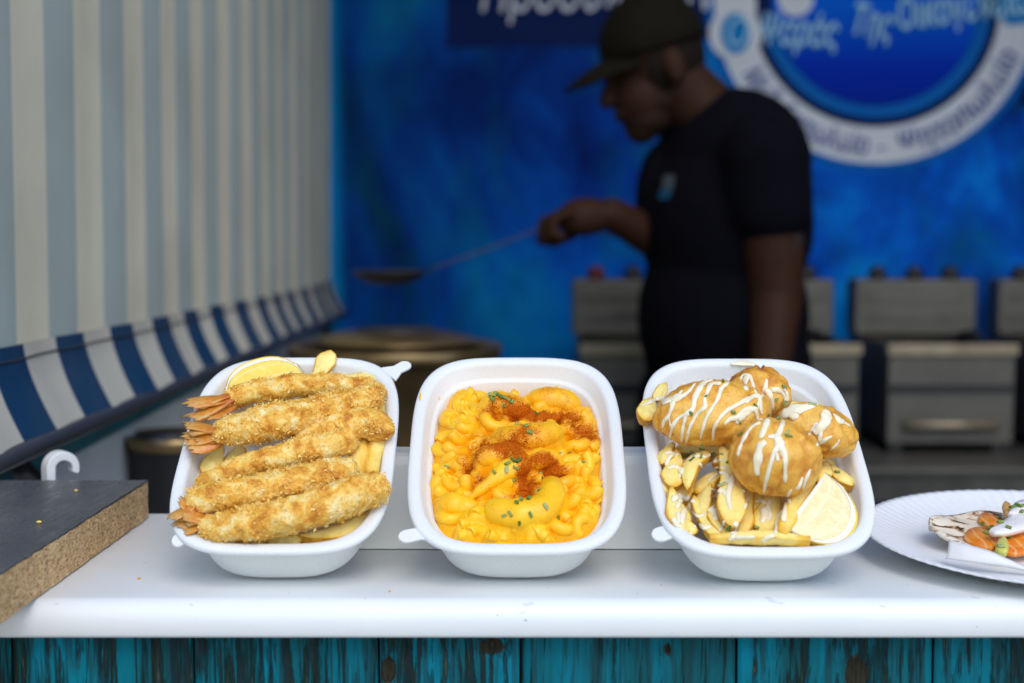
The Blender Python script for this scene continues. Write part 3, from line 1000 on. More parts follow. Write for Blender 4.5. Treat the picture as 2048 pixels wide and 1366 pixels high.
fy = 2.72
def fryer(cx, label):
    t = thing('countertop_fryer', label, 'fryer', (cx, fy + .2, TZ), 'row of steel fryers behind the cook')
    wd = 0.120
    z0, z1 = TZ + 0.022, 1.078
    for x in (-wd + .02, wd - .02):
        for y in (fy + .03, fy + .33):
            obj('foot', *box(cx + x - .012, cx + x + .012, y - .012, y + .012, TZ + 0.0005, z0), MAT['black'], t, smooth=False)
    # open tank: four walls
    obj('tank', *merge(box(cx - wd, cx + wd, fy, fy + .006, z0, z1), box(cx - wd, cx + wd, fy + .33, fy + .336, z0, z1), box(cx - wd, cx - wd + .006, fy + .0062, fy + .3298, z0, z1),
                       box(cx + wd - .006, cx + wd, fy + .0062, fy + .3298, z0, z1), box(cx - wd + .0062, cx + wd - .0062, fy + .0062, fy + .3298, z0, z0 + .006)), MAT['steel'], t, smooth=False)
    obj('oil', *box(cx - wd + .0064, cx + wd - .0064, fy + .0064, fy + .3296, z1 - .06, z1 - .05), MAT['brass'], t, smooth=False)
    obj('rim', *merge(box(cx - wd - .006, cx + wd + .006, fy - .010, fy - .0004, z1 - .018, z1 + .004)), MAT['steel_tan_sheen'], t, smooth=False, bevel=0.002)
    obj('gap_shade_strip', *box(cx - wd + .003, cx + wd - .003, fy - .004, fy - .0005, z1 - .092, z1 - .074), MAT['black'], t, smooth=False)  # solid black strip painted in for the shade of a gap
    hd = obj('drain_bar', *tube([(cx - wd + .03, fy - .012, z1 - .152), (cx, fy - .014, z1 - .152), (cx + wd - .03, fy - .012, z1 - .152)], .010, n=12), MAT['steel_tan_sheen'], t)
    # control head standing up at the back
    hz0, hz1 = 1.0785, 1.196
    h = obj('control_head', *box(cx - .128, cx + .128, fy + .25, fy + .33, hz0, hz1), MAT['steel'], t, smooth=False, bevel=0.006)
    obj('head_strip', *box(cx - .108, cx + .108, fy + .246, fy + .2496, hz0 + .030, hz0 + .048), MAT['steel_dark'], h, smooth=False)
    obj('head_strip', *box(cx - .108, cx + .108, fy + .246, fy + .2496, hz0 + .072, hz0 + .084), MAT['steel_dark'], h, smooth=False)
    for q, x in enumerate((-.078, .0, .075)):
        obj('knob', *tube([(cx + x, fy + .27, hz1 - .002), (cx + x, fy + .27, hz1 + .018), (cx + x, fy + .27, hz1 + .026)], [.019, .018, .012], n=16, up=(0, 1, 0)), MAT['red'] if q == 0 and cx < .4 else MAT['black'], h)
    # wire basket with a handle resting in the oil
    obj('basket_handle', *tube([(cx + .03, fy + .10, z1 - .03), (cx + .03, fy + .05, z1 + .02), (cx + .03, fy - .035, z1 + .030), (cx + .03, fy - .06, z1 + .028)], .006, n=8, up=(1, 0, 0)), MAT['black'], t)
    return t
for x, l in ((0.255, 'fryer with a red knob, half hidden left of the cook'), (0.545, 'fryer mostly hidden behind the arm of the cook'), (0.845, 'fully visible steel fryer right of the cook'), (1.145, 'fryer cut off at the right edge of the photo')):
    fryer(x, l)

# big pot on a burner stand at the left of the cook
st = thing('burner_stand', 'dark low burner stand under the big cooking pot', 'stand', (-0.19, 2.25, 0.05))
obj('stand_top', *box(-0.37, 0.05, 2.0, 2.5, 0.885, 0.91), MAT['black'], st, smooth=False, bevel=.004)
for x in (-0.34, 0.02):
    for y in (2.04, 2.46):
        obj('leg', *box(x - .015, x + .015, y - .015, y + .015, 0.05, 0.8845), MAT['black'], st, smooth=False)
pot = thing('cooking_pot', 'wide browned steel cooking pot with a dark rim left of the cook', 'pot', (-0.185, 2.24, 0.911))
pc_ = np.array([-0.185, 2.24])
def lathe(prof, cx, cy, n=56):
    V, F = [], []
    for r, z in prof:
        for a in np.linspace(0, 2 * np.pi, n, endpoint=False):
            V.append((cx + r * math.cos(a), cy + r * math.sin(a), z))
    m = len(prof)
    for k in range(m - 1):
        for j in range(n):
            q = (j + 1) % n
            F.append((k * n + j, k * n + q, (k + 1) * n + q, (k + 1) * n + j))
    F.append(tuple(range(n))[::-1])
    F.append(tuple(range((m - 1) * n, m * n)))
    return np.array(V), F
obj('pot_body', *lathe([(.135, .9115), (.148, .925), (.152, 1.10), (.160, 1.112), (.166, 1.116), (.166, 1.120), (.158, 1.121), (.150, 1.118), (.147, 1.105), (.143, .935), (.13, .925)], *pc_), MAT['brass'], pot)
obj('oil', *lathe([(.1455, 1.055), (.1455, 1.058)], *pc_), MAT['steel_dark'], pot)
obj('rim_band', *lathe([(.1675, 1.102), (.1695, 1.108), (.1695, 1.118), (.1675, 1.122), (.1662, 1.122), (.1662, 1.102)], *pc_), MAT['brass'], pot)
for sx in (-1, 1):
    ph = math.radians(25 if sx > 0 else 205)
    c = np.array([pc_[0] + .16 * math.cos(ph), pc_[1] + .16 * math.sin(ph), 1.075])
    tg, rd = np.array([-math.sin(ph), math.cos(ph), 0]), np.array([math.cos(ph), math.sin(ph), 0])
    obj('pot_handle', *tube(catmull([c - tg * .045, c - tg * .04 + rd * .03, c + rd * .042, c + tg * .04 + rd * .03, c + tg * .045], 20), .007, n=10), MAT['black'], pot)
lid = thing('pot_lid', 'shallow bronze lid lying across the back of the cooking pot', 'lid', (-0.15, 2.30, 1.122))
obj('lid_disc', *lathe([(.002, 1.1228), (.126, 1.1226), (.132, 1.1245), (.132, 1.1275), (.09, 1.139), (.03, 1.144), (.002, 1.1445)], -0.185, 2.262), MAT['brass'], lid)
obj('lid_rib', *lathe([(.060, 1.1430), (.061, 1.1446), (.066, 1.1446), (.067, 1.1418)], -0.185, 2.262, 40), MAT['steel_dark'], lid)

bk = thing('bucket', 'dark bucket with a yellowed rim behind the board and prawn tray', 'bucket', tuple(at(345, 1000, 1.62)[:2]) + (0.75,))
bp_ = at(352, 930, 1.62)
obj('bucket_body', *lathe([(.040, bp_[2] - .17), (.052, bp_[2] + .028), (.055, bp_[2] + .034), (.050, bp_[2] + .034), (.047, bp_[2] + .02), (.038, bp_[2] - .16)], bp_[0], bp_[1]), MAT['black'], bk)
obj('bucket_rim', *lathe([(.0535, bp_[2] + .022), (.0565, bp_[2] + .026), (.0575, bp_[2] + .036), (.0552, bp_[2] + .037), (.0552, bp_[2] + .022)], bp_[0], bp_[1]), MAT['brass'], bk)
sh = obj('side_shelf', *box(-0.4365, -0.26, 1.2, 2.9, bp_[2] - .19, bp_[2] - .1705), MAT['white_paint'], smooth=False)
tag(sh, 'narrow white shelf along the side boards carrying the dark bucket', 'shelf')

# ------------------------------------------------------------------ the cook
MY = 2.35
def pj(px, py, dy=0.0):
    return at(px, py, MY + dy)
def capsule(a, b, ra, rb, n=20):
    """closed tapered capsule"""
    a, b = np.asarray(a, float), np.asarray(b, float)
    L = np.linalg.norm(b - a)
    d = unit(b - a)
    P, rr = [], []
    for t in np.linspace(-math.pi / 2, 0, 7)[:-1]:
        P.append(a + d * ra * math.sin(t) * .999); rr.append(max(ra * math.cos(t), ra * .02))
    for t in np.linspace(0, 1, max(3, int(L / .02))):
        P.append(a + (b - a) * t); rr.append(ra + (rb - ra) * t)
    for t in np.linspace(0, math.pi / 2, 7)[1:]:
        P.append(b + d * rb * math.sin(t) * .999); rr.append(max(rb * math.cos(t), rb * .02))
    return tube(np.array(P), np.array(rr), n=n, round_ends=False)
def ellipsoid(c, f, rf, rs_, ru, up=(0, 0, 1), n=24, m=16):
    """ellipsoid with forward axis f"""
    f = unit(f)
    s = unit(np.cross(f, up))
    u = np.cross(s, f)
    V, F = [], []
    for k in range(1, m):
        th = math.pi * k / m
        for j in range(n):
            ph = 2 * math.pi * j / n
            V.append(np.asarray(c) + f * rf * math.sin(th) * math.cos(ph) + s * rs_ * math.sin(th) * math.sin(ph) + u * ru * math.cos(th))
    for k in range(m - 2):
        for j in range(n):
            q = (j + 1) % n
            F.append((k * n + j, k * n + q, (k + 1) * n + q, (k + 1) * n + j))
    V += [np.asarray(c) + u * ru, np.asarray(c) - u * ru]
    t, b = len(V) - 2, len(V) - 1
    F += [(t, j, (j + 1) % n) for j in range(n)] + [(b, (m - 2) * n + (j + 1) % n, (m - 2) * n + j) for j in range(n)]
    return np.array(V), F
def remeshed(name, parts, voxel, mat, parent, smooth=4):
    """one continuous surface grown over overlapping volumes"""
    V, F = merge(*parts)
    me = bpy.data.meshes.new('volumes')
    me.from_pydata(V.tolist(), [], F)
    bm = bmesh.new(); bm.from_mesh(me); bmesh.ops.recalc_face_normals(bm, faces=bm.faces); bm.to_mesh(me); bm.free()
    o = bpy.data.objects.new('volumes', me)
    C.objects.link(o)
    r = o.modifiers.new('r', 'REMESH'); r.mode = 'VOXEL'; r.voxel_size = voxel
    s = o.modifiers.new('s', 'SMOOTH'); s.factor = 0.5; s.iterations = smooth
    dg = bpy.context.evaluated_depsgraph_get()
    ev = o.evaluated_get(dg)
    m2 = ev.to_mesh()
    V2 = np.array([v.co[:] for v in m2.vertices]); F2 = [tuple(p.vertices) for p in m2.polygons]
    ev.to_mesh_clear()
    bpy.data.objects.remove(o)
    return obj(name, V2, F2, mat, parent), (V2, F2)
cook = thing('person', 'man in black t-shirt and dark cap bending over the pots with a skimmer', 'person', (pj(1450, 700)[0], MY, 0.05))
yaw = R(32)
fw = np.array([-math.cos(yaw), -math.sin(yaw), 0])       # where his chest faces
lf = np.array([math.sin(yaw), -math.cos(yaw), 0])        # towards his left side (the camera side)
FL = 0.05
def spn(px, py):
    return pj(px, py)
pel, bel, che, upb, nck = spn(1452, 745), spn(1444, 610), spn(1450, 450), spn(1462, 320), spn(1424, 215)
shL, shR = pj(1534, 318, -.135), pj(1392, 300, .15)
elL, wrL = pj(1553, 590, -.14), pj(1538, 765, -.20)
elR, wrR = pj(1372, 512, .05), pj(1222, 428, -.02)
hd = pj(1310, 118)
hf = unit([-0.93, -0.16, -0.30])
hu = unit(np.array([0, 0, 1.0]) - hf * hf[2])
hs = np.cross(hf, hu)
def hp_(f, u, s=0):
    return hd + hf * f + hu * u + hs * s
body = [ellipsoid(pel, lf, .150, .105, .12), ellipsoid(bel, lf, .145, .118, .15), ellipsoid(che, lf, .150, .115, .16), ellipsoid(upb, lf, .140, .092, .11),
        capsule(upb + [0, 0, .03], hd + [0.02, 0, -.02], .062, .050), capsule(shL, elL, .056, .043), capsule(elL, wrL, .042, .029), capsule(shR, elR, .054, .043), capsule(elR, wrR, .041, .027),
        capsule(upb + lf * .06, shL, .070, .058), capsule(upb - lf * .06, shR, .070, .058)]
# head: skull, face, jaw, nose, ear, brow
body += [ellipsoid(hp_(-.002, .012), hf, .077, .068, .086), ellipsoid(hp_(.040, -.052), hf, .048, .050, .062), ellipsoid(hp_(.052, -.100), hf, .030, .034, .026),
         capsule(hp_(.078, -.008), hp_(.098, -.042), .009, .013), ellipsoid(hp_(.078, .004), hf, .012, .040, .010), ellipsoid(hp_(.082, -.072), hf, .011, .022, .010),
         ellipsoid(hp_(-.008, -.022, .070), hf, .018, .009, .030), ellipsoid(hp_(-.008, -.022, -.070), hf, .018, .009, .030)]
# far hand, closed round the skimmer handle, and near hand hanging relaxed
hx = unit(pj(1110, 440, -.03) - wrR)
hz = unit(np.array([0, 0, 1.0]) - hx * hx[2]); hy = np.cross(hx, hz)
palm = wrR + hx * .045
body += [ellipsoid(palm, hx, .048, .016 + .012, .032, up=hz), capsule(wrR, palm, .024, .024)]
for k in range(4):
    b0 = palm + hx * (.034 - .003 * abs(k - 1)) + hy * (.027 - .018 * k) + hz * .010
    L = (.036, .040, .038, .030)[k]
    p1 = b0 + hx * L * .85 - hz * L * .30
    p2 = p1 - hz * L * .75 + hx * L * .15
    p3 = p2 - hx * L * .55 - hz * .006
    body += [capsule(b0, p1, .0090, .0085), capsule(p1, p2, .0085, .0078), capsule(p2, p3, .0078, .0068)]
th0 = palm - hx * .012 + hy * .026 - hz * .010
th1 = th0 + hx * .034 - hz * .018 + hy * .004
body += [capsule(th0, th1, .0115, .0098), capsule(th1, th1 + hx * .028 - hz * .010 - hy * .010, .0096, .0080)]
kx = unit(wrL - elL); ky = fw; kz = np.cross(kx, ky)
pl = wrL + kx * .048
body += [ellipsoid(pl, kx, .050, .016, .036, up=ky), capsule(wrL, pl, .024, .022)]
for k in range(4):
    b0 = pl + kx * .040 + ky * (.027 - .018 * k)
    L = (.036, .041, .039, .030)[k]
    p1 = b0 + kx * L; p2 = p1 + kx * L * .6 + kz * L * .35; p3 = p2 + kx * L * .3 + kz * L * .45
    body += [capsule(b0, p1, .0088, .0084), capsule(p1, p2, .0084, .0076), capsule(p2, p3, .0076, .0066)]
t0 = pl + ky * .030 - kx * .015
body += [capsule(t0, t0 + ky * .018 + kx * .030, .0115, .0098), capsule(t0 + ky * .018 + kx * .030, t0 + ky * .020 + kx * .058, .0096, .0080)]
hipc = pel + [0, 0, -.06]
for sgn in (1, -1):
    hip = hipc + lf * .085 * sgn
    knee = np.array([hip[0], hip[1], .52]) + fw * .02
    ank = np.array([hip[0], hip[1], .13]) - fw * .02
    body += [capsule(hip, knee, .085, .058), capsule(knee, ank, .056, .038), capsule(ank + [0, 0, -.03], ank + fw * .13 + [0, 0, -.045], .036, .03)]
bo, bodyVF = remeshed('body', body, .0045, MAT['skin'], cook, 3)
shirt = [ellipsoid(bel + [0, 0, -.02], lf, .158, .130, .17), ellipsoid(che, lf, .163, .127, .17), ellipsoid(upb, lf, .152, .104, .118), ellipsoid(pel + [0, 0, .02], lf, .161, .120, .11),
         capsule(upb + lf * .06, shL, .080, .070), capsule(upb - lf * .06, shR, .080, .070), capsule(shL, shL + (elL - shL) * .36, .068, .066), capsule(shR, shR + (elR - shR) * .5, .066, .064),
         capsule(upb + [0, 0, .03], upb + (nck - upb) * .55 + [0.02, 0, .0], .078, .066), ellipsoid(pj(1536, 350, .04), lf, .06, .070, .12), ellipsoid(pj(1330, 400, .03), lf, .05, .05, .10)]
so, shirtVF = remeshed('shirt', shirt, .007, MAT['shirt'], cook, 5)
pants = [ellipsoid(pel + [0, 0, -.05], lf, .158, .118, .12)]
for sgn in (1, -1):
    hip = hipc + lf * .085 * sgn
    knee = np.array([hip[0], hip[1], .52]) + fw * .02
    ank = np.array([hip[0], hip[1], .15]) - fw * .02
    pants += [capsule(hip, knee, .098, .072), capsule(knee, ank, .070, .058)]
remeshed('trousers', pants, .009, MAT['trousers'], cook, 5)
for sgn in (1, -1):
    ank = np.array([(hipc + lf * .085 * sgn)[0], (hipc + lf * .085 * sgn)[1], .10]) - fw * .02
    obj('shoe', *merge(ellipsoid(ank + fw * .055 + [0, 0, .002], fw, .135, .048, .052)), MAT['shoe'], cook)
# cap: crown and bent brim
crown = []
V, F = [], []
n, m = 40, 16
for k in range(m + 1):
    th = (math.pi * 0.56) * k / m
    for j in range(n):
        ph = 2 * math.pi * j / n
        r = math.sin(th) * (1 + .02 * math.cos(6 * ph) * (k / m))
        V.append(hp_(-.002 + .0855 * r * math.cos(ph), .028 + .084 * math.cos(th) * (1 - .10 * max(0, math.cos(ph)) * math.sin(th)), 0.077 * r * math.sin(ph)))
F = [(k * n + j, k * n + (j + 1) % n, (k + 1) * n + (j + 1) % n, (k + 1) * n + j) for k in range(m) for j in range(n)]
capo = obj('cap', np.array(V), F, MAT['cap'], cook, solid=.003, recalc=False)
V = []
for k in range(9):
    for j in range(17):
        a = R(-68 + 136 * j / 16)
        r0 = np.array([.080 * math.cos(a) - .002, .074 * math.sin(a)])
        ext = .082 * math.cos(a * 1.18) ** .7 * k / 8
        x, y = r0[0] + ext, r0[1] * (1 - .06 * k / 8)
        V.append(hp_(x, .022 - .030 * (y / .08) ** 2 - .22 * ext - 1.6 * ext * ext, y))
F = [(k * 17 + j, k * 17 + j + 1, (k + 1) * 17 + j + 1, (k + 1) * 17 + j) for k in range(8) for j in range(16)]
obj('brim', np.array(V), F, MAT['cap'], capo, solid=.004, recalc=False)
# short beard and cropped hair
remeshed('hair', [ellipsoid(hp_(-.008, .004), hf, .0765, .070, .084)], .006, MAT['hair'], cook, 2)
remeshed('beard', [ellipsoid(hp_(.040, -.088), hf, .043, .045, .033), ellipsoid(hp_(.020, -.066), hf, .038, .052, .030)], .005, MAT['stubble'], cook, 3)
def decal(name, VF, pts, mat, off=.0015):
    """small flat print following the cloth or skin it is on"""
    t = BVHTree.FromPolygons(VF[0].tolist(), VF[1])
    V = []
    ny_, nx_ = len(pts), len(pts[0])
    for row in pts:
        for px, py in row:
            d = Vector(ray(px, py)).normalized()
            l, nn, k, ds = t.ray_cast(Vector(CAMV), d)
            if l is None:
                return
            V.append(np.array(l) - np.array(d) * off)
    F = [(j * nx_ + i, j * nx_ + i + 1, (j + 1) * nx_ + i + 1, (j + 1) * nx_ + i) for j in range(ny_ - 1) for i in range(nx_ - 1)]
    obj(name, np.array(V), F, mat, cook, recalc=False)
decal('shirt_emblem', shirtVF, [[(1322 + 22 * u + 6 * (1 - v), 350 + 36 * v) for u in np.linspace(0, 1, 6)] for v in np.linspace(0, 1, 6)], ink('grey', (.06, .075, .085)))
decal('shirt_emblem', shirtVF, [[(1316 + 22 * u + 6 * (1 - v), 376 + 22 * v) for u in np.linspace(0, 1, 6)] for v in np.linspace(0, 1, 6)], ink('cyan', (.01, .07, .14)), .0025)
decal('tattoo', bodyVF, [[(1574 + 18 * math.sin(v * 3) + 16 * u, 425 + 75 * v) for u in np.linspace(0, 1, 5)] for v in np.linspace(0, 1, 9)], ink('tattoo', (.035, .025, .022)), .001)

skm = thing('skimmer', 'long handled dark skimmer the cook holds over the pot', 'skimmer', pj(785, 552, -.06))
s0, s1 = pj(850, 542, -.06), pj(1112, 449, -.028)
s2 = palm - hz * .022 + hy * .004
obj('handle', *tube(catmull([s0, s0 * .5 + s1 * .5, s1, s2, s2 + unit(s2 - s1) * .05], 24), .0017, n=8), MAT['black'], skm)
sc_ = pj(779, 551, -.06)
obj('bowl', *lathe([(.002, sc_[2] - .016), (.03, sc_[2] - .013), (.05, sc_[2] - .004), (.060, sc_[2] + .006), (.062, sc_[2] + .007), (.058, sc_[2] + .007), (.048, sc_[2] - .001), (.028, sc_[2] - .010), (.002, sc_[2] - .0125)], sc_[0], sc_[1], 36), MAT['steel_dark'], skm)

# ================================================================== food
def world_tube(i, pts, ra, rb=None, n=14, m=None, sect=None, up=(0, 0, 1)):
    """tube along tray-frame points -> tray-frame verts"""
    P = catmull(pts, m) if m else np.asarray(pts, float)
    ra = np.interp(np.linspace(0, 1, len(P)), np.linspace(0, 1, len(np.atleast_1d(ra))), np.atleast_1d(ra))
    rb = ra if rb is None else np.interp(np.linspace(0, 1, len(P)), np.linspace(0, 1, len(np.atleast_1d(rb))), np.atleast_1d(rb))
    return tube(P, ra, rb, n=n, sect=sect, up=up), P

def vnormals(V, F):
    N = np.zeros_like(V)
    for k in (3, 4):
        Q = np.array([f for f in F if len(f) == k])
        if len(Q) == 0:
            continue
        nn = np.cross(V[Q[:, 2]] - V[Q[:, 0]], V[Q[:, -1]] - V[Q[:, 1]])
        for j in range(k):
            np.add.at(N, Q[:, j], nn)
    return N / (np.linalg.norm(N, axis=1)[:, None] + 1e-12)

def outward(V, F):
    N = vnormals(V, F)
    if ((V - V.mean(0)) * N).sum() < 0:
        N = -N
    return N

# ---------------------------------------------------------- potato wedges
def wedge(i, pts, wid, thick, label, roll=0.0, m=26, seed=0, group=None, face=1, sect_kind='wedge', name='potato_wedge'):
    P = catmull(pts, m)
    uu = np.linspace(-1, 1, m)
    pk = np.random.RandomState(seed * 13 + 5 + i)
    c0, c1 = pk.uniform(.15, .95, 2)
    prof = np.clip((1 - uu) / (2 * c0), .03, 1) ** .55 * np.clip((1 + uu) / (2 * c1), .03, 1) ** .55
    prof = prof / prof.max() * (1 + .10 * np.sin(uu * pk.uniform(2, 5) + pk.uniform(0, 6)))
    prof[0] *= .7; prof[-1] *= .7
    n = 22
    if sect_kind == 'wedge':      # flat cut faces up, rounded skin below
        a = np.linspace(0, 2 * np.pi, n, endpoint=False)
        x, y = np.cos(a), np.sin(a)
        y = np.where(y > 0, 0.30 * (1 - np.abs(x)) + 0.0, y)
    else:                         # square cut chip
        a = np.linspace(0, 2 * np.pi, n, endpoint=False)
        x, y = np.sign(np.cos(a)) * np.abs(np.cos(a)) ** 0.45, np.sign(np.sin(a)) * np.abs(np.sin(a)) ** 0.45
        prof = 0.72 + 0.28 * prof
    c, s = math.cos(roll), math.sin(roll)
    sect = np.stack([x, y], 1)
    up = np.array([0, 0, 1.0])
    T = unit(P[-1] - P[0])
    side = unit(np.cross(T, up))
    upr = up * c + side * s
    V, F = tube(P, prof * wid * 0.92, (0.45 + 0.55 * prof) * thick if sect_kind == 'wedge' else prof * thick, sect=sect, up=upr)
    N = outward(V, F)
    V = V + N * (0.0011 * fbm(V * 90 + seed * 7.1, 3) + 0.0006 * fbm(V * 420 + seed, 3))[:, None]
    u = np.concatenate([np.repeat(np.abs(np.linspace(-1, 1, m)), n), [1, 1]])
    skin = np.concatenate([np.tile(np.where(sect[:, 1] < 0.02, 0.60, 0.0) + 0.5 * np.abs(sect[:, 0]) ** 9, m), [0.6, 0.6]])
    if sect_kind != 'wedge':
        skin = np.concatenate([np.tile(0.65 * (np.abs(x) * np.abs(y)) ** 3 + 0.1, m), [0.5, 0.5]])
    cr = np.clip(skin * 0.75 + 0.6 * u ** 6, 0, 1)
    o = obj(name, tw(i, V), F, MAT['potato'], attrs={'crisp': cr}, sharp=48)
    tag(o, label, 'potato wedge' if name == 'potato_wedge' else 'potato chip', group)
    FOOD[i].append((tw(i, V), F, o))
    return o
FOOD = {0: [], 1: [], 2: []}
G0, G2 = 'potato wedges under the breaded prawns', 'potatoes under the battered fish'
def W(i, a, b, k, wid, thick, label, roll=0.0, bend=(0, 0, 0), k2=None, **kw):
    p0, p1 = tp(i, *a, k), tp(i, *b, k if k2 is None else k2)
    if i == 2 and k > .03:
        p0, p1 = p0 + (p0 - p1) * .10, p1 + (p1 - p0) * .10
        wid = wid * 1.02
    mid = (p0 + p1) / 2 + np.array(bend)
    return wedge(i, [p0, mid, p1], wid, thick, label, roll, seed=len(FOOD[i]) + 3 * i, group=G0 if i == 0 else G2, **kw)
W(0, (628, 770), (662, 700), .036, .0075, .008, 'pale potato wedge standing up against the back wall of the prawn tray', roll=0.1, k2=.044)
W(0, (690, 752), (790, 762), .036, .0065, .009, 'potato wedge in the back right corner of the prawn tray', roll=0.2)
W(0, (776, 770), (772, 850), .034, .0058, .008, 'yellow potato wedge along the right wall behind the prawn ends', roll=-0.5)
W(0, (412, 955), (444, 890), .030, .0075, .009, 'pale yellow potato wedge by the left wall of the prawn tray', roll=0.3, k2=.036)
W(0, (452, 948), (480, 890), .033, .0078, .009, 'bright potato wedge next to the pale one, left below the second prawn', roll=-0.3)
W(0, (735, 960), (758, 850), .036, .0055, .007, 'brown edged potato chip leaning along the right wall', roll=0.5, k2=.036, sect_kind='chip', name='potato_chip')
W(0, (708, 965), (728, 885), .036, .0060, .007, 'greenish potato chip between the prawn ends and right wall', roll=-0.4, sect_kind='chip', name='potato_chip')
W(0, (530, 1080), (605, 1078), .030, .0085, .009, 'round potato wedge peeking out under the frontmost prawn', roll=0.0)
W(0, (600, 1072), (745, 1020), .033, .0085, .010, 'long golden potato wedge under the right end of the frontmost prawn', roll=-0.2, bend=(0.004, -0.005, 0))
W(0, (470, 1085), (530, 1090), .027, .0070, .008, 'browned potato wedge low at the front wall of the prawn tray')
for k, (a, b) in enumerate((((470, 840), (620, 860)), ((600, 800), (740, 820)), ((440, 990), (560, 960)), ((560, 930), (700, 940)), ((470, 1040), (620, 1020)), ((640, 1010), (740, 960)), ((480, 780), (600, 770)))):
    W(0, a, b, .024, .013, .011, 'potato wedge buried under the breaded prawns', bend=(0, 0.004, 0))

# ---------------------------------------------------------- lemon wedges
def lemon(i, Cn, e1, e2, angle, flesh, label, tipc=0.16):
    """wedge of a lemon: e1 half length along the core, e2 core to rind, swept by angle about e1"""
    a1 = unit(e1); L = np.linalg.norm(e1)
    a2 = unit(e2 - a1 * (e2 @ a1)); Rr = np.linalg.norm(e2 - a1 * (e2 @ a1))
    a3 = np.cross(a1, a2)
    if (tw(i, Cn + a3) - tw(i, Cn))[0] @ (CAMV - tw(i, Cn)[0]) > 0:
        a3 = -a3
    t_ = thing('lemon_wedge', label, 'lemon', tw(i, Cn)[0], None)
    nu, nr, na = 40, 14, 12
    def sector(r0, r1, l1, off=0.0):
        us = np.linspace(-1, 1, nu)
        def pt(u, r, f):
            prof = math.sqrt(max(0, 1 - abs(u) ** 2.3))
            rr = Rr * r * (prof + (0.10 * (1 - abs(abs(u) - 0.97) / 0.1) if abs(u) > 0.9 else 0) * (1 if r > 0.9 else 0))
            th = angle * f + off * (1 if f < .5 else -1) / max(rr / Rr, 0.05)
            th = min(max(th, 0), angle)
            return Cn + a1 * (L * u * l1) + a2 * (rr * math.cos(th)) + a3 * (rr * math.sin(th))
        V, A, F = [], [], []
        def patch(fn, n1, n2):
            b = len(V)
            for q in range(n2):
                for p in range(n1):
                    v, a = fn(p / (n1 - 1), q / (n2 - 1))
                    V.append(v); A.append(a)
            for q in range(n2 - 1):
                for p in range(n1 - 1):
                    F.append((b + q * n1 + p, b + q * n1 + p + 1, b + (q + 1) * n1 + p + 1, b + (q + 1) * n1 + p))
        for fs in (0.0, 1.0):
            patch(lambda p, q: (pt(2 * p - 1, r0 + (r1 - r0) * q, fs), q), nu, nr)
        patch(lambda p, q: (pt(2 * p - 1, r1, q), 1), nu, na)
        if r0 > 0:
            patch(lambda p, q: (pt(2 * p - 1, r0, q), 0), nu, na)
        V = np.array(V)
        V = V + (0.0002 * fbm(V * 420, 2))[:, None]
        return tw(i, V), F, np.array(A)
    V, F, A = sector(0, .86, .955); obj('flesh', V, F, flesh, t_, attrs={'along': A}, sharp=50)
    V, F, A = sector(.855, .955, .975); obj('pith', V, F, MAT['pith'], t_, sharp=50)
    V, F, A = sector(.95, 1.0, 1.0); obj('rind', V, F, MAT['rind'], t_, sharp=50)
    return t_
def ctrl(i, A, B, Cc, kA, kB, kC):
    A, B, Q = tp(i, *A, kA), tp(i, *B, kB), tp(i, *Cc, kC)
    cn = (A + B) / 2
    return cn, (A - B) / 2, Q - cn
cn, e1, e2 = ctrl(0, (456, 800), (610, 748), (556, 703), .038, .038, .046)
lemon(0, cn, e1, e2, R(55), MAT['lemon_bright'], 'bright yellow lemon wedge at the back left of the breaded prawns')

# ---------------------------------------------------------- breaded prawns
def flakes(V, F, count, size, seed, tone_shift=0.0, mask=None):
    q = np.random.RandomState(seed)
    N = outward(V, F)
    w_ = np.ones(len(V)) if mask is None else mask
    idx = q.choice(len(V), count, p=w_ / w_.sum())
    NZ = pnoise(V[idx] * 110)
    VV, FF, TT = [], [], []
    for t, j in enumerate(idx):
        c, nn = V[j] + q.normal(size=3) * 0.0006, N[j]
        L = size * (0.35 + 1.7 * q.rand() ** 2.2)
        d = unit(q.normal(size=3) + nn * 0.9)
        s = unit(np.cross(d, q.normal(size=3)))
        w0 = L * (0.14 + 0.2 * q.rand())
        b = np.cross(d, s) * L * 0.14
        p = [c - d * L * .5 - s * w0 * .6, c - d * L * .45 + s * w0 * .7, c + b + s * w0, c + b - s * w0 * .9, c + d * L * .5 + s * w0 * .3 * q.normal(), c - nn * L * .15 - b]
        o = 6 * t
        VV += p
        FF += [(o, o + 1, o + 2, o + 3), (o + 3, o + 2, o + 4), (o, o + 5, o + 1), (o + 1, o + 5, o + 2), (o + 2, o + 5, o + 4), (o + 4, o + 5, o + 3), (o + 3, o + 5, o)]
        tn = np.clip(0.60 + 0.11 * q.normal() + tone_shift + 0.9 * NZ[t], 0, 1)
        TT += [tn] * 6
    return np.array(VV), FF, np.array(TT)

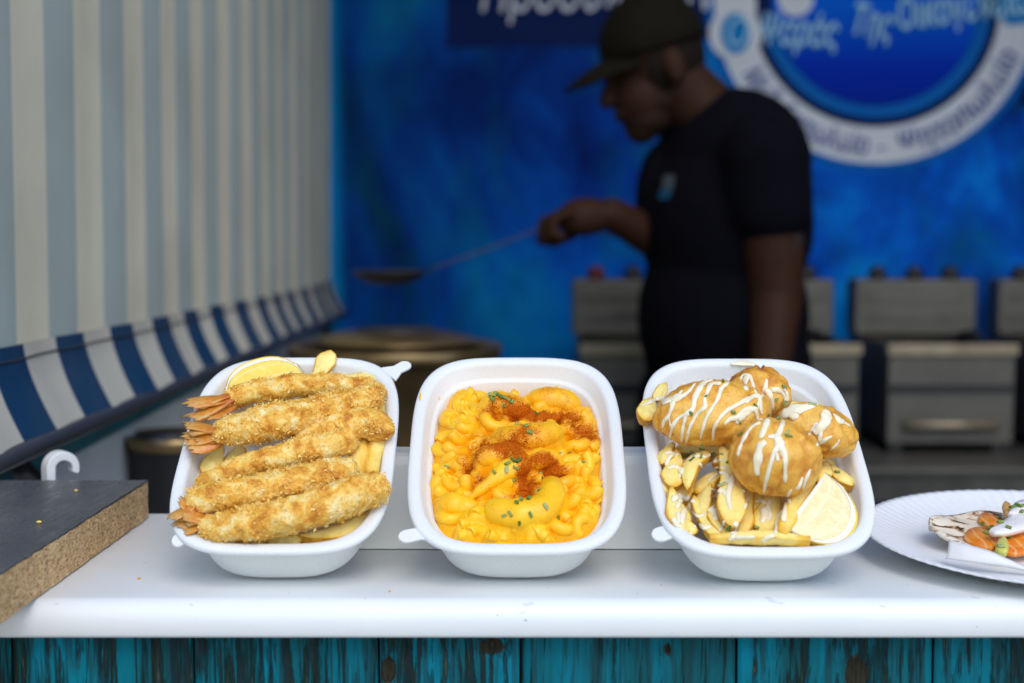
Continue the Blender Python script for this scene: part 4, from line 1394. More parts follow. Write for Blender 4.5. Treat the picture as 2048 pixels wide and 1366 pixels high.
def tail_blades(i, root, dirs, ln, wd, parent):
    q = np.random.RandomState(int(abs(root[0]) * 1e6) % 9999)
    out = []
    for k, d in enumerate(dirs):
        out.append((d, 1.0))
        if k + 1 < len(dirs):
            out.append(((d + dirs[k + 1]) / 2, 0.72))
    for k, (d, f) in enumerate(out):
        L = 0.86 * np.linalg.norm(d) * (0.9 + 0.25 * q.rand()) * (1 if f == 1 else .85)
        d = unit(d)
        s = unit(np.cross(d, [0.25 * q.normal(), 0.4 + 0.3 * q.normal(), 1]))
        nrm = np.cross(s, d)
        nu, n = 16, 11
        u = np.linspace(0, 1, nu)
        wprof = 1.25 * wd * f * (0.30 + 0.72 * np.sin(np.clip(u, 0, 1) ** .8 * np.pi * 0.60))
        base = root + nrm * (0.0012 * (k % 2)) - d * 0.003
        a = np.linspace(-1, 1, n)
        V, A = [], []
        for qq in range(nu):
            p = base + d * (L + .003) * u[qq] + nrm * (0.0022 * math.sin(u[qq] * 2.4 + k))
            for x in a:
                nz_ = float(pnoise(np.array([[x * 2.6 + k * 3.1, u[qq] * 1.2, k * 5.3]]))[0])
                tip = u[qq] ** 3 * L * (0.30 * nz_ - 0.12 * x * x + 0.10 * math.sin(x * 17 + k * 2))
                V.append(p + s * (wprof[qq] * x * (1 + .15 * nz_)) + nrm * (wd * 0.42 * (1 - x * x) + 0.0003 * math.cos(x * 15) * u[qq]) + d * tip)
                A.append(0.10 + 0.72 * u[qq] ** 1.2 * (0.72 + 0.28 * math.cos(x * 19 + k * 1.7)) + 0.16 * q.rand())
        F = [(qq * n + j, qq * n + j + 1, (qq + 1) * n + j + 1, (qq + 1) * n + j) for qq in range(nu - 1) for j in range(n - 1)]
        obj('tail_blade', tw(i, np.array(V)), F, MAT['tail'], parent, attrs={'tone': np.array(A)}, solid=0.0006, recalc=False)
    m = unit(sum(d / np.linalg.norm(d) for d in dirs))
    V, F = tube([root - m * .010, root - m * .004, root + m * .003], [wd * .75, wd * .72, wd * .45], n=14)
    obj('tail_root', tw(i, V), F, MAT['tail'], parent, attrs={'tone': np.full(len(V), .3)})

def breaded(i, pts, rad, label, tails=None, seed=0, flk=1500, bald=0.0, fsize=0.0014, flat=0.9):
    P = np.array([tp(i, x, y, k) for x, y, k in pts])
    m, n = 170, 66
    Pc = catmull(P, m)
    rr = np.interp(np.linspace(0, 1, m), np.linspace(0, 1, len(rad)), rad) * 0.93
    u = np.linspace(0, 1, m)
    rr = rr * np.sqrt(np.clip(np.minimum(u / 0.05 + .08, 1) * np.minimum((1 - u) / 0.045 + .10, 1), 0, 1))
    V, F = tube(Pc, rr, rr * flat, n=n)
    N = outward(V, F)
    big = fbm(V * 80 + seed * 3.7, 3) * 0.0019
    midn = np.abs(fbm(V * 300 + seed, 3)) ** 1.3 * 0.0042
    fine = fbm(V * 1100 + seed, 2) * 0.00045
    cover = np.clip(0.55 + 1.9 * fbm(V * 75 + seed * 1.9 + 40, 2) - bald, 0.03, 1)
    V2 = V + N * (big + midn * cover + fine)[:, None]
    root_ = tw(i, Pc[m // 2])[0]
    t_ = thing('breaded_prawn', label, 'breaded prawn', root_, 'breaded prawns in the left tray')
    obj('body', tw(i, V2), F, MAT['panko'], t_)
    VV, FF, TT = flakes(V2, F, flk, fsize, seed + 50, mask=cover ** 1.5)
    c = obj('crumb_coating', tw(i, VV), FF, MAT['crumb'], t_, attrs={'tone': TT}, smooth=False, recalc=False)
    c['kind'] = 'stuff'
    if tails:
        r0 = tp(i, *tails[0])
        dirs = [tp(i, *q) - r0 for q in tails[1]]
        tail_blades(i, r0, dirs, np.mean([np.linalg.norm(d) for d in dirs]), tails[2], t_)
    return t_
breaded(0, [(447, 800, .047), (500, 785, .049), (570, 774, .050), (650, 770, .050), (715, 776, .049), (768, 786, .046)], [.0055, .0075, .0082, .0086, .0084, .0078, .0066],
        'rearmost breaded prawn with a splayed tail over the left rim', ((468, 802, .047), [(372, 815, .049), (362, 838, .047), (392, 848, .044)], .0058), seed=1, flk=2600, bald=0.35)
breaded(0, [(425, 868, .051), (480, 858, .054), (550, 842, .056), (630, 824, .056), (700, 806, .055), (764, 790, .052)], [.0068, .0105, .0120, .0122, .0115, .0098, .0082],
        'pale fluffy breaded prawn with a fan tail, second from the back', ((446, 872, .050), [(368, 856, .050), (364, 878, .049), (368, 898, .048)], .0062), seed=2, flk=5200, bald=-0.25)
breaded(0, [(590, 880, .045), (650, 862, .050), (710, 848, .052), (750, 848, .051), (764, 876, .047)], [.007, .0098, .0106, .0108, .0085],
        'breaded prawn with a smooth dark golden knob end at the right wall', None, seed=3, flk=1300, bald=0.45)
breaded(0, [(396, 966, .039), (450, 948, .043), (520, 924, .046), (590, 906, .049), (650, 893, .050), (712, 876, .049)], [.0042, .0068, .0082, .0088, .0092, .0094, .0086],
        'browner breaded prawn tapering to the left, middle of the pile', None, seed=4, flk=3400, bald=0.1)
breaded(0, [(372, 1002, .045), (430, 994, .049), (510, 982, .051), (590, 962, .052), (660, 946, .052), (714, 938, .050)], [.0068, .0098, .0100, .0098, .0094, .0090, .0082],
        'rough breaded prawn second from the front with its tail on the left rim', ((398, 1018, .044), [(338, 1046, .042), (350, 1054, .041), (356, 1000, .047)], .0052), seed=5, flk=4800, bald=-0.15)
breaded(0, [(398, 1052, .040), (450, 1054, .044), (530, 1042, .048), (620, 1020, .051), (710, 988, .052), (768, 968, .050)], [.0060, .0092, .0112, .0122, .0124, .0118, .0095],
        'frontmost and longest breaded prawn lying along the front rim', ((415, 1050, .041), [(366, 1032, .044), (362, 1056, .040)], .0055), seed=6, flk=4400, bald=0.05)

# ---------------------------------------------------------- macaroni cheese
MI = 1
PAPR = [((1062, 842), .019, .0055, 1.35), ((1010, 826), .010, .004, .7), ((1010, 920), .012, .0055, 1.25), ((1030, 938), .006, .006, 1.1), ((1052, 975), .005, .010, 1.3), ((1175, 862), .009, .007, 1.1),
        ((972, 838), .005, .004, .9), ((1095, 945), .011, .004, .9), ((935, 935), .008, .008, .6), ((960, 970), .005, .007, .7), ((1135, 835), .012, .010, .6), ((960, 895), .012, .012, .45),
        ((1060, 900), .016, .010, .45), ((1100, 800), .012, .008, .35), ((1110, 960), .012, .010, .35), ((1030, 1000), .010, .006, .5), ((1000, 790), .010, .006, .3)]
PAPC = [(tp(MI, *c, .036)[:2], sx, sy, a) for c, sx, sy, a in PAPR]
def paprika(L):
    d = np.full(len(L), 0.02)
    for c, sx, sy, a in PAPC:
        d += 1.5 * a * np.exp(-((L[:, 0] - c[0]) / sx) ** 2 - ((L[:, 1] - c[1]) / sy) ** 2)
    return np.clip(d * (0.8 + 0.9 * fbm(L * 120, 2)), 0, 1.4)
def inner(z, dd=0.0):
    return RA - (0.0139 + (0.0278 - z) / 0.022 * 0.003) - dd, RB - (0.0139 + (0.0278 - z) / 0.022 * 0.003) - dd
def inside(x, y, a, b, n=3.4):
    return (np.abs(x) / a) ** n + (np.abs(y) / b) ** n
def H0(x, y):
    rear = np.clip((y - 0.046) / 0.024, 0, 1)
    h = 0.0275 + 0.0085 * np.exp(-(x / .034) ** 2 - ((y - 0.006) / .05) ** 2) + 0.004 * np.clip(-(y + .03) / .05, 0, 1)
    return h - rear ** 2 * 0.018 - 0.0025 * np.clip((np.abs(x) - .035) / .02, 0, 1)
mac = thing('macaroni_cheese', 'bright orange macaroni cheese filling the middle tray under red paprika', 'macaroni cheese', tw(MI, [0, 0, .02])[0])
q = np.random.RandomState(11)
spots = []
for _ in range(9000):
    x, y = q.uniform(-.056, .056), q.uniform(-.082, .074)
    z = H0(np.array(x), np.array(y))
    a, b = inner(max(0.004, float(z)), 0.0022)
    if inside(x, y, a, b) > 1 or z < 0.009:
        continue
    if any((x - s[0]) ** 2 + (y - s[1]) ** 2 < 0.0083 ** 2 for s in spots):
        continue
    spots.append((x, y, float(z)))
nx, ny = 196, 284
gx = np.linspace(-.058, .058, nx)
gy = np.linspace(-.084, .082, ny)
GX, GY = np.meshgrid(gx, gy)
HB = H0(GX, GY) - 0.0042
H = HB.copy()
dx, dy = gx[1] - gx[0], gy[1] - gy[0]
def stamp(P, r):
    rr = np.broadcast_to(r, (len(P),))
    for p, rad in zip(P, rr):
        i0, i1 = np.searchsorted(gx, [p[0] - rad, p[0] + rad])
        j0, j1 = np.searchsorted(gy, [p[1] - rad, p[1] + rad])
        if i1 <= i0 or j1 <= j0:
            continue
        d2 = (GX[j0:j1, i0:i1] - p[0]) ** 2 + (GY[j0:j1, i0:i1] - p[1]) ** 2
        h = np.where(d2 < rad * rad, p[2] + np.sqrt(np.clip(rad * rad - d2, 0, None)), -1)
        H[j0:j1, i0:i1] = np.maximum(H[j0:j1, i0:i1], h)
def elbow(x, y, z, q):
    Rr = q.uniform(.0056, .0074)
    sw = R(q.uniform(100, 185))
    a0 = q.uniform(0, 2 * np.pi)
    A = np.linspace(-sw / 2, sw / 2, 11)
    P = np.stack([Rr * np.cos(A) - Rr * 0.6, Rr * np.sin(A), 0 * A], 1)
    tilt, tilt2 = q.normal() * 0.55, q.normal() * 0.4
    Mx = Matrix.Rotation(a0, 3, 'Z') @ Matrix.Rotation(tilt, 3, 'X') @ Matrix.Rotation(tilt2, 3, 'Y')
    return P @ np.array(Mx).T + np.array([x, y, z + q.normal() * 0.0014 + 0.0006])
for (x, y, z) in spots:
    P = elbow(x, y, z + 0.0012, q)
    r = q.uniform(.0037, .0042)
    a, b = inner(0.028, 0.0028)
    s_ = inside(P[:, 0], P[:, 1], a, b).max()
    if s_ > 1:
        f = s_ ** (-1 / 3.4)
        P[:, :2] *= f
    n = 12
    V, F = tube(P, r, n=n, round_ends=False)
    V = V[:-2]
    F = [f_ for f_ in F if len(f_) == 4]
    T0, T1 = unit(P[1] - P[0]), unit(P[-1] - P[-2])
    for e, (c, T) in enumerate(((P[0], -T0), (P[-1], T1))):
        ring = V[:n] if e == 0 else V[10 * n:11 * n]
        b0 = len(V)
        r1 = c + (ring - c) * 0.86 + T * 0.0005
        r2 = c + (ring - c) * 0.46 + T * 0.0002
        r3 = c + (ring - c) * 0.40 - T * 0.0030
        V = np.vstack([V, r1, r2, r3, (c - T * 0.0031)[None]])
        st0 = 0 if e == 0 else 10 * n
        for j in range(n):
            k = (j + 1) % n
            F += [(st0 + j, st0 + k, b0 + k, b0 + j), (b0 + j, b0 + k, b0 + n + k, b0 + n + j), (b0 + n + j, b0 + n + k, b0 + 2 * n + k, b0 + 2 * n + j), (b0 + 2 * n + j, b0 + 2 * n + k, b0 + 3 * n)]
    V = V + 0.0003 * fbm(V * 260 + x * 900, 2)[:, None]
    stamp(P, r)
    obj('macaroni', tw(MI, V), F, MAT['cheese'], mac, attrs={'paprika': paprika(V)})
# cooked prawns lying in it
def prawn(pts, rad, label, seed, k_tail=None):
    P = np.array([tp(MI, x, y, k) for x, y, k in pts])
    m, n = 70, 30
    Pc = catmull(P, m)
    u = np.linspace(0, 1, m)
    rr = np.interp(u, np.linspace(0, 1, len(rad)), rad) * np.sqrt(np.clip(np.minimum(u / .10 + .04, 1) * np.minimum((1 - u) / .10 + .04, 1), 0, 1))
    rr = rr * (1 + 0.02 * np.cos(u * 2 * np.pi * 5))
    V, F = tube(Pc, rr, rr * 0.92, n=n)
    N = outward(V, F)
    V = V + N * (0.0012 * fbm(V * 65 + seed, 2) + 0.0003 * fbm(V * 330 + seed, 3))[:, None]
    stamp(Pc[8:-8], rr[8:-8] * 0.99)
    o = obj('cooked_prawn', tw(MI, V), F, MAT['cheese'], attrs={'paprika': paprika(V)})
    tag(o, label, 'prawn', 'prawns lying in the macaroni cheese')
    FOOD[1].append((tw(MI, V), F, o))
prawn([(985, 868, .040), (1030, 876, .045), (1080, 872, .046), (1120, 858, .042)], [.005, .0090, .0092, .007], 'plump prawn in the center of the macaroni with heavy paprika along its top', 1)
prawn([(965, 825, .036), (990, 808, .040), (1030, 815, .041), (1060, 826, .038)], [.006, .0090, .0085, .006], 'orange prawn carrying a row of chives near the back of the macaroni', 2)
prawn([(1055, 800, .032), (1090, 798, .037), (1130, 804, .036), (1155, 828, .030)], [.006, .0085, .0085, .006], 'smooth pale orange prawn at the back right of the macaroni', 3)
prawn([(938, 1000, .036), (975, 968, .041), (1010, 944, .044), (1040, 926, .043), (1018, 908, .041), (975, 915, .040), (950, 930, .036)], [.0028, .0042, .0070, .0078, .0080, .0078, .006], 'curled prawn whose tail points to the front left, paprika on top', 4)
prawn([(1096, 955, .036), (1104, 985, .0395), (1084, 1018, .041), (1040, 1030, .041), (1002, 1024, .040), (980, 1005, .035)], [.0060, .0082, .0098, .0102, .0092, .0062], 'large smooth curled prawn at the front of the macaroni', 5)
prawn([(1050, 925, .040), (1080, 918, .043), (1115, 915, .040)], [.005, .0075, .0055], 'short prawn piece right below the central prawn', 6)
prawn([(880, 1012, .029), (905, 1008, .032), (940, 1018, .032), (960, 1036, .029)], [.0050, .0078, .0070, .0040], 'flat cheese covered prawn by the left wall near the front', 7)
def gauss(A, s):
    k = int(3 * s) + 1
    w_ = np.exp(-0.5 * (np.arange(-k, k + 1) / s) ** 2)
    w_ /= w_.sum()
    A = np.apply_along_axis(lambda v: np.convolve(np.pad(v, k, 'edge'), w_, 'valid'), 0, A)
    return np.apply_along_axis(lambda v: np.convolve(np.pad(v, k, 'edge'), w_, 'valid'), 1, A)
HS = 0.62 * gauss(H, 1.8) + 0.38 * gauss(H, 4.5) - 0.0015
HS = np.maximum(HS, 0.002) + 0.0002 * fbm(np.stack([GX.ravel() * 300, GY.ravel() * 300, 0 * GX.ravel()], 1), 2).reshape(HS.shape)
a_, b_ = inner(np.maximum(HS, .006), -0.0012)
keep = inside(GX, GY, a_, b_) < 1
idx = -np.ones(GX.size, int)
kf = keep.ravel()
idx[kf] = np.arange(kf.sum())
V = np.stack([GX.ravel()[kf], GY.ravel()[kf], HS.ravel()[kf]], 1)
G = np.arange(nx * ny).reshape(ny, nx)
Q = np.stack([G[:-1, :-1], G[:-1, 1:], G[1:, 1:], G[1:, :-1]], -1).reshape(-1, 4)
Q = idx[Q]
Q = Q[(Q >= 0).all(1)]
obj('cheese_sauce', tw(MI, V), Q, MAT['cheese'], mac, attrs={'paprika': paprika(V)}, recalc=False)
FOOD[1].append((tw(MI, V), [tuple(q_) for q_ in Q], None))
# smears of sauce on the tray wall
def smear(i, path, k, r, label):
    P = np.array([tp(i, x, y, kk) for (x, y), kk in zip(path, k)])
    V, F = tube(catmull(P, 14), np.interp(np.linspace(0, 1, 14), [0, .5, 1], [r * .5, r, r * .4]), n=8)
    o = obj('sauce_smear', tw(i, V), F, MAT['cheese'] if i == 1 else MAT['sauce'], attrs={'paprika': np.zeros(len(V))})
    tag(o, label, 'sauce smear')

# ---------------------------------------------------------- battered fish with potatoes
FI = 2
W(2, (1292, 838), (1300, 800), .048, .0078, .0085, 'yellow potato lump sitting on the left rim beside the fish', roll=0.2)
W(2, (1312, 800), (1330, 770), .044, .0045, .005, 'small pointed potato tip sticking up behind the left fish', roll=0.3)
W(2, (1345, 968), (1352, 905), .041, .0082, .008, 'pale oval potato slice below the left end of the fish', roll=0.1)
W(2, (1378, 975), (1412, 908), .042, .0072, .0075, 'bent crisp edged potato piece under the chives', roll=-0.3, bend=(-.004, .002, .003))
W(2, (1462, 1040), (1444, 895), .046, .0088, .0075, 'long saucy potato wedge in the middle of the right tray', roll=0.15, bend=(.002, 0, .003))
W(2, (1480, 1072), (1494, 968), .036, .0082, .0085, 'half moon potato wedge standing right of the long saucy wedge', roll=-0.5)
W(2, (1368, 1066), (1345, 985), .038, .0078, .008, 'potato wedge leaning on the left front curve of the fish tray', roll=0.35, k2=.042)
W(2, (1440, 1078), (1392, 1000), .037, .0070, .008, 'sauce covered potato wedge second from the left at the front', roll=0.2)
W(2, (1528, 1076), (1548, 985), .037, .0095, .008, 'broad pale potato wedge at the front below the round fish ball', roll=0.1)
W(2, (1564, 1062), (1624, 942), .041, .0052, .0065, 'long golden chip leaning between the fish ball and the lemon', roll=0.3, sect_kind='chip', name='potato_chip')
W(2, (1436, 1078), (1602, 1082), .0405, .0032, .0038, 'thin chip lying along the front rim of the fish tray', bend=(0, .001, .001), sect_kind='chip', name='potato_chip')
W(2, (1640, 965), (1652, 925), .038, .0065, .007, 'brown potato wedge behind the tip of the lemon', roll=-0.2)
W(2, (1664, 935), (1702, 968), .036, .0070, .008, 'potato wedge in the gap between the right fish and lemon', roll=-0.3)
W(2, (1400, 985), (1420, 975), .032, .0075, .008, 'small browned potato crisp deep between the wedges')
W(2, (1330, 955), (1360, 985), .030, .0075, .008, 'dark golden potato piece low by the left wall')
for k, (a, b, kk, wd, l) in enumerate((((1330, 985), (1350, 945), .036, .0062, 'thin potato sliver against the left wall below the oval slice'), ((1405, 1035), (1418, 975), .037, .0060, 'crisp potato sliver between the sauce covered wedges'),
        ((1452, 1066), (1428, 1020), .038, .0055, 'short potato end beside the foot of the long saucy wedge'), ((1508, 1060), (1516, 990), .034, .0058, 'narrow potato wedge tucked under the round fish ball'),
        ((1590, 1040), (1602, 975), .036, .0050, 'dark golden potato strip left of the lemon core'), ((1360, 1050), (1392, 1062), .036, .0052, 'little potato tip at the front left rim'), ((1325, 925), (1345, 890), .040, .0060, 'potato edge showing under the left end of the oblong fish'),
        ((1430, 925), (1470, 905), .039, .0065, 'yellow potato wedge right under the oblong fish'), ((1605, 985), (1650, 950), .033, .0060, 'browned potato wedge behind the lemon core'), ((1398, 985), (1440, 945), .032, .0095, 'broad golden potato wedge deep in the gap beside the long saucy wedge'), ((1352, 1005), (1378, 965), .030, .0085, 'potato wedge deep by the left wall under the oval slice'))):
    W(2, a, b, kk, wd, wd, l, roll=rnd.uniform(-.6, .6), bend=(rnd.uniform(-.003, .003), 0, rnd.uniform(0, .003)))
for k, (a, b) in enumerate((((1350, 900), (1480, 900)), ((1480, 1010), (1600, 1000)), ((1360, 1020), (1480, 1040)), ((1500, 1060), (1640, 1050)), ((1600, 930), (1700, 960)), ((1350, 830), (1460, 830)), ((1500, 820), (1640, 840)))):
    W(2, a, b, .024, .013, .011, 'potato wedge buried under the battered fish', bend=(0, 0.004, 0))
fishes = []
def fish(pts, rad, flat, label, seed, crisp_top=0.0, m=64, n=48):
    P = np.array([tp(2, x, y, k) for x, y, k in pts])
    Pc = catmull(P, m)
    u = np.linspace(-1, 1, m)
    rr = np.interp((u + 1) / 2, np.linspace(0, 1, len(rad)), rad) * np.clip(1 - np.abs(u) ** 3.2, 0.0009, 1) ** 0.5
    V, F = tube(Pc, rr, rr * flat, n=n)
    N = outward(V, F)
    f1 = fbm(V * 48 + seed * 5.3, 2)
    crease = -np.clip(0.16 - np.abs(fbm(V * 62 + seed * 2.2 + 9, 2)), 0, 1)
    V = V + N * (0.0030 * f1 + 0.012 * crease * 0.7 + 0.0010 * fbm(V * 170 + seed, 3) + 0.00022 * fbm(V * 900, 2))[:, None]
    top = np.clip((V[:, 1] - Pc[:, 1].mean()) / 0.016, 0, 1)
    cr = np.clip(-3.2 * crease * 0.9 + 0.35 * np.clip(-f1, 0, 1), 0, 1) + crisp_top * top  # browner in the creases and hollows, and over the crisp top
    if crisp_top > 0.3:
        rag = np.abs(fbm(V * 190 + 3, 2))
        V = V + np.array([0, .5, .8]) * (0.010 * rag * np.clip(top - 0.35, 0, 1))[:, None]
    t_ = thing('battered_fish', label, 'battered fish', tw(2, Pc[m // 2])[0], 'battered fish pieces in the right tray')
    b = obj('batter', tw(2, V), F, MAT['batter'], t_, attrs={'crisp': cr})
    FOOD[2].append((tw(2, V), F, t_))
    fishes.append(t_)
fish([(1448, 795, .046), (1500, 790, .050), (1545, 795, .050), (1582, 812, .044)], [.012, .0165, .0165, .012], .95, 'rearmost battered fish piece with dark crisp edges on top', 4, crisp_top=0.75)
fish([(1308, 838, .050), (1360, 832, .057), (1425, 826, .060), (1485, 822, .058), (1534, 826, .050)], [.016, .0205, .0220, .0205, .016], .88, 'large oblong battered fish piece across the left, striped with sauce', 1)
fish([(1556, 850, .050), (1600, 852, .056), (1655, 866, .056), (1712, 880, .050)], [.012, .0165, .0170, .0135], .92, 'battered fish piece overhanging the right rim with a thick white patch', 2)
fish([(1470, 912, .056), (1508, 914, .062), (1546, 916, .064), (1586, 918, .062), (1624, 922, .056)], [.017, .0225, .0235, .0225, .017], .98, 'round battered fish ball in front with long white drips', 3)
cn, e1, e2 = ctrl(2, (1652, 944), (1570, 1056), (1722, 1042), .054, .043, .041)
lemon(2, cn, e1, e2, R(62), MAT['lemon_pale'], 'pale lemon wedge at the front right corner of the battered fish tray')

# ---------------------------------------------------------- drizzled sauce and chives laid on what lies under them
def bvh(i):
    VV, FF, own, o = [], [], [], 0
    for V, F, ob in FOOD[i]:
        VV.append(V)
        FF += [tuple(int(a) + o for a in f) for f in F]
        own += [ob] * len(F)
        o += len(V)
    return BVHTree.FromPolygons(np.vstack(VV).tolist(), FF), own
TREE = {i: bvh(i) for i in (1, 2)}
def hit(i, px, py):
    t, own = TREE[i]
    d = Vector(ray(px, py)).normalized()
    loc, nrm, k, dist = t.ray_cast(Vector(CAMV), d)
    if loc is None:
        return None
    if nrm.dot(d) > 0:
        nrm = -nrm
    return np.array(loc), np.array(nrm), own[k]
HALF = np.array([(math.cos(a), max(0.0, math.sin(a)) - 0.25 * max(0, -math.sin(a))) for a in np.linspace(0, 2 * np.pi, 12, endpoint=False)])
def strand(i, path, wpx, drop=True):
    """a run of sauce through photo pixels, laid on the food there; wpx full widths in photo pixels"""
    pts = catmull(np.array([(x, y, 0) for x, y in path], float), 6 * len(path))[:, :2]
    ws = np.interp(np.linspace(0, 1, len(pts)), np.linspace(0, 1, len(wpx)), wpx) * 0.9 / FPX / 2
    run, out = [], []
    for (x, y), w0 in zip(pts, ws):
        h = hit(i, x, y)
        if h is None or h[2] is None or (run and np.linalg.norm(h[0] - run[-1][0]) > 0.009):
            if len(run) > 3:
                out.append(run)
            run = []
            if h is None or h[2] is None:
                continue
        run.append((h[0], h[1], w0 * (1 + 0.34 * rnd.uniform(-1, 1)), h[2]))
    if len(run) > 3:
        out.append(run)
    for r_ in out:
        P = np.array([a[0] for a in r_]); N = np.array([a[1] for a in r_]); w_ = np.array([a[2] for a in r_])
        for _ in range(2):
            P[1:-1] = (P[:-2] + 2 * P[1:-1] + P[2:]) / 4
            N[1:-1] = (N[:-2] + 2 * N[1:-1] + N[2:]) / 4
            w_[1:-1] = (w_[:-2] + w_[1:-1] + w_[2:]) / 3
        owner = r_[len(r_) // 2][3]
        endf = np.sqrt(np.clip(np.minimum(np.arange(len(P)) + 0.6, 2.4) / 2.4 * np.minimum(np.arange(len(P))[::-1] + 0.6, 2.4) / 2.4, 0, 1))
        V, F = tube(P + N * 0.0001, w_ * endf, np.minimum(w_ * 0.55, 0.0011) * (0.4 + 0.6 * endf), sect=HALF, up=N, round_ends=True)
        V = V + 0.00012 * fbm(V * 700, 2)[:, None]
        obj('sauce_strand', V, F, MAT['sauce'], owner)
S = strand
def c3(pts):      # from a zoomed crop (origin 1260,700; 6.504x) to photo pixels
    return [(1260 + x / 6.504, 700 + y / 6.504) for x, y in pts]
def c4(pts):      # origin 1490,700; 6.207x
    return [(1490 + x / 6.207, 700 + y / 6.207) for x, y in pts]
def c5(pts):      # origin 1300,880; 5.692x
    return [(1300 + x / 5.692, 880 + y / 5.692) for x, y in pts]
def c6(pts):      # origin 1500,880; 5.693x
    return [(1500 + x / 5.693, 880 + y / 5.693) for x, y in pts]
S(2, c3([(850, 430), (780, 520), (700, 590), (560, 640), (430, 690)]), [6, 6, 9, 22, 14])
S(2, c3([(680, 520), (620, 590), (520, 640), (420, 670)]), [6, 8, 16, 10])
S(2, c3([(560, 660), (540, 760), (500, 860), (440, 930), (425, 1010)]), [12, 10, 8, 7, 5])
S(2, c3([(505, 870), (520, 950), (540, 1010)]), [5, 5, 5])
S(2, c3([(1080, 390), (960, 430), (890, 530), (840, 640), (820, 760), (740, 830), (640, 880), (560, 980), (520, 1130), (505, 1250)]), [8, 15, 14, 11, 9, 10, 7, 7, 6, 4])
S(2, c3([(735, 840), (700, 960), (680, 1080), (665, 1290)]), [7, 6, 6, 5])
S(2, c3([(1180, 440), (1060, 440), (1010, 540), (970, 640), (975, 740), (880, 820), (820, 920), (760, 1060), (720, 1290)]), [10, 10, 8, 7, 10, 8, 7, 7, 4])
S(2, c3([(1290, 420), (1190, 500), (1140, 640), (1050, 780), (980, 920), (940, 1060), (915, 1160)]), [7, 8, 8, 7, 7, 6, 4])
S(2, c3([(1680, 600), (1560, 620), (1420, 700), (1260, 790), (1160, 900), (1090, 1030), (1080, 1170)]), [12, 9, 10, 8, 7, 7, 5])
S(2, c3([(1690, 660), (1640, 760), (1500, 780), (1400, 880), (1300, 900), (1230, 970)]), [10, 12, 14, 12, 9, 6])
S(2, c3([(1560, 800), (1460, 860), (1380, 960)]), [16, 16, 10])
S(2, c4([(0, 770), (120, 740), (160, 860), (220, 860)]), [10, 12, 10, 8])
S(2, c4([(0, 660), (80, 590), (170, 570), (190, 700), (210, 800)]), [9, 9, 10, 9, 8])
S(2, c4([(10, 320), (10, 500)]), [14, 13])
S(2, c4([(-60, 370), (-20, 310), (60, 330), (110, 470), (140, 540)]), [6, 7, 8, 8, 6])
S(2, c4([(270, 360), (250, 470), (200, 590)]), [9, 9, 7])
S(2, c4([(250, 480), (310, 560), (340, 680), (320, 790)]), [10, 12, 10, 7])
S(2, c4([(320, 500), (420, 500), (490, 580), (510, 680)]), [10, 12, 8, 6])
S(2, c4([(480, 480), (520, 540), (530, 640)]), [8, 7, 5])
S(2, c4([(1080, 660), (960, 650), (800, 700), (640, 740), (500, 790), (380, 840)]), [8, 12, 18, 26, 30, 16])
S(2, c4([(690, 700), (600, 780), (640, 860)]), [18, 26, 14])
S(2, c4([(560, 720), (470, 800), (430, 850)]), [16, 20, 12])
S(2, c4([(960, 760), (1010, 800), (990, 900), (900, 1000), (850, 1030)]), [14, 24, 22, 18, 10])
S(2, c4([(900, 900), (830, 990), (790, 1060)]), [7, 6, 5])
S(2, c4([(940, 1000), (930, 1090), (890, 1190)]), [9, 8, 6])
S(2, c4([(1080, 1070), (1000, 1110), (900, 1180)]), [6, 8, 6])
S(2, c4([(1100, 800), (1140, 840), (1180, 890), (1240, 880)]), [9, 14, 13, 8])
S(2, c4([(1160, 850), (1230, 900), (1320, 950)]), [9, 7, 4])
S(2, c4([(1170, 1110), (1140, 1170), (1060, 1240)]), [5, 6, 4])
S(2, c4([(190, 900), (80, 960), (10, 1060), (-60, 1200), (-90, 1320)]), [9, 8, 8, 8, 6])
S(2, c4([(280, 860), (250, 960), (190, 1100)]), [13, 14, 10])
S(2, c6([(180, 20), (110, 80), (90, 250), (85, 400)]), [11, 15, 16, 12])
S(2, c4([(490, 840), (450, 960), (400, 1060), (280, 1080)]), [9, 11, 13, 8])
S(2, c4([(400, 1060), (430, 1160), (470, 1260)]), [16, 18, 15])
S(2, c6([(330, 40), (270, 160), (200, 400), (150, 630)]), [13, 9, 8, 6])
S(2, c6([(360, 80), (400, 200), (400, 330), (400, 480)]), [14, 11, 8, 8])
S(2, c6([(300, 150), (320, 240)]), [7, 6])
# sauce over the potatoes
S(2, c3([(330, 640), (250, 690), (140, 720)]), [9, 9, 7])
S(2, c3([(480, 600), (400, 630), (330, 640)]), [8, 9, 9])
S(2, c5([(180, 290), (220, 200), (290, 150)]), [7, 9, 8])
S(2, c5([(960, 360), (920, 500), (890, 640), (920, 800)]), [10, 12, 10, 6])
S(2, c5([(650, 400), (700, 330), (800, 310), (870, 330)]), [8, 8, 8, 7])
S(2, c5([(690, 260), (780, 230), (850, 240)]), [7, 8, 6])
S(2, c5([(660, 470), (740, 400), (830, 370), (890, 420), (850, 500), (800, 480)]), [7, 8, 8, 8, 7, 6])
S(2, c5([(440, 230), (520, 180), (640, 190), (680, 160)]), [8, 9, 8, 6])
S(2, c5([(320, 600), (350, 640), (440, 670), (510, 710)]), [10, 9, 12, 10])
S(2, c5([(400, 780), (370, 880), (365, 960)]), [10, 12, 9])
S(2, c5([(430, 720), (490, 830), (560, 870), (640, 830)]), [6, 7, 7, 5])
S(2, c5([(690, 760), (730, 830), (760, 880), (720, 910)]), [16, 20, 12, 7])
S(2, c5([(850, 920), (820, 990), (790, 1040)]), [6, 8, 6])
S(2, c5([(970, 930), (980, 1000), (930, 1080)]), [14, 13, 9])
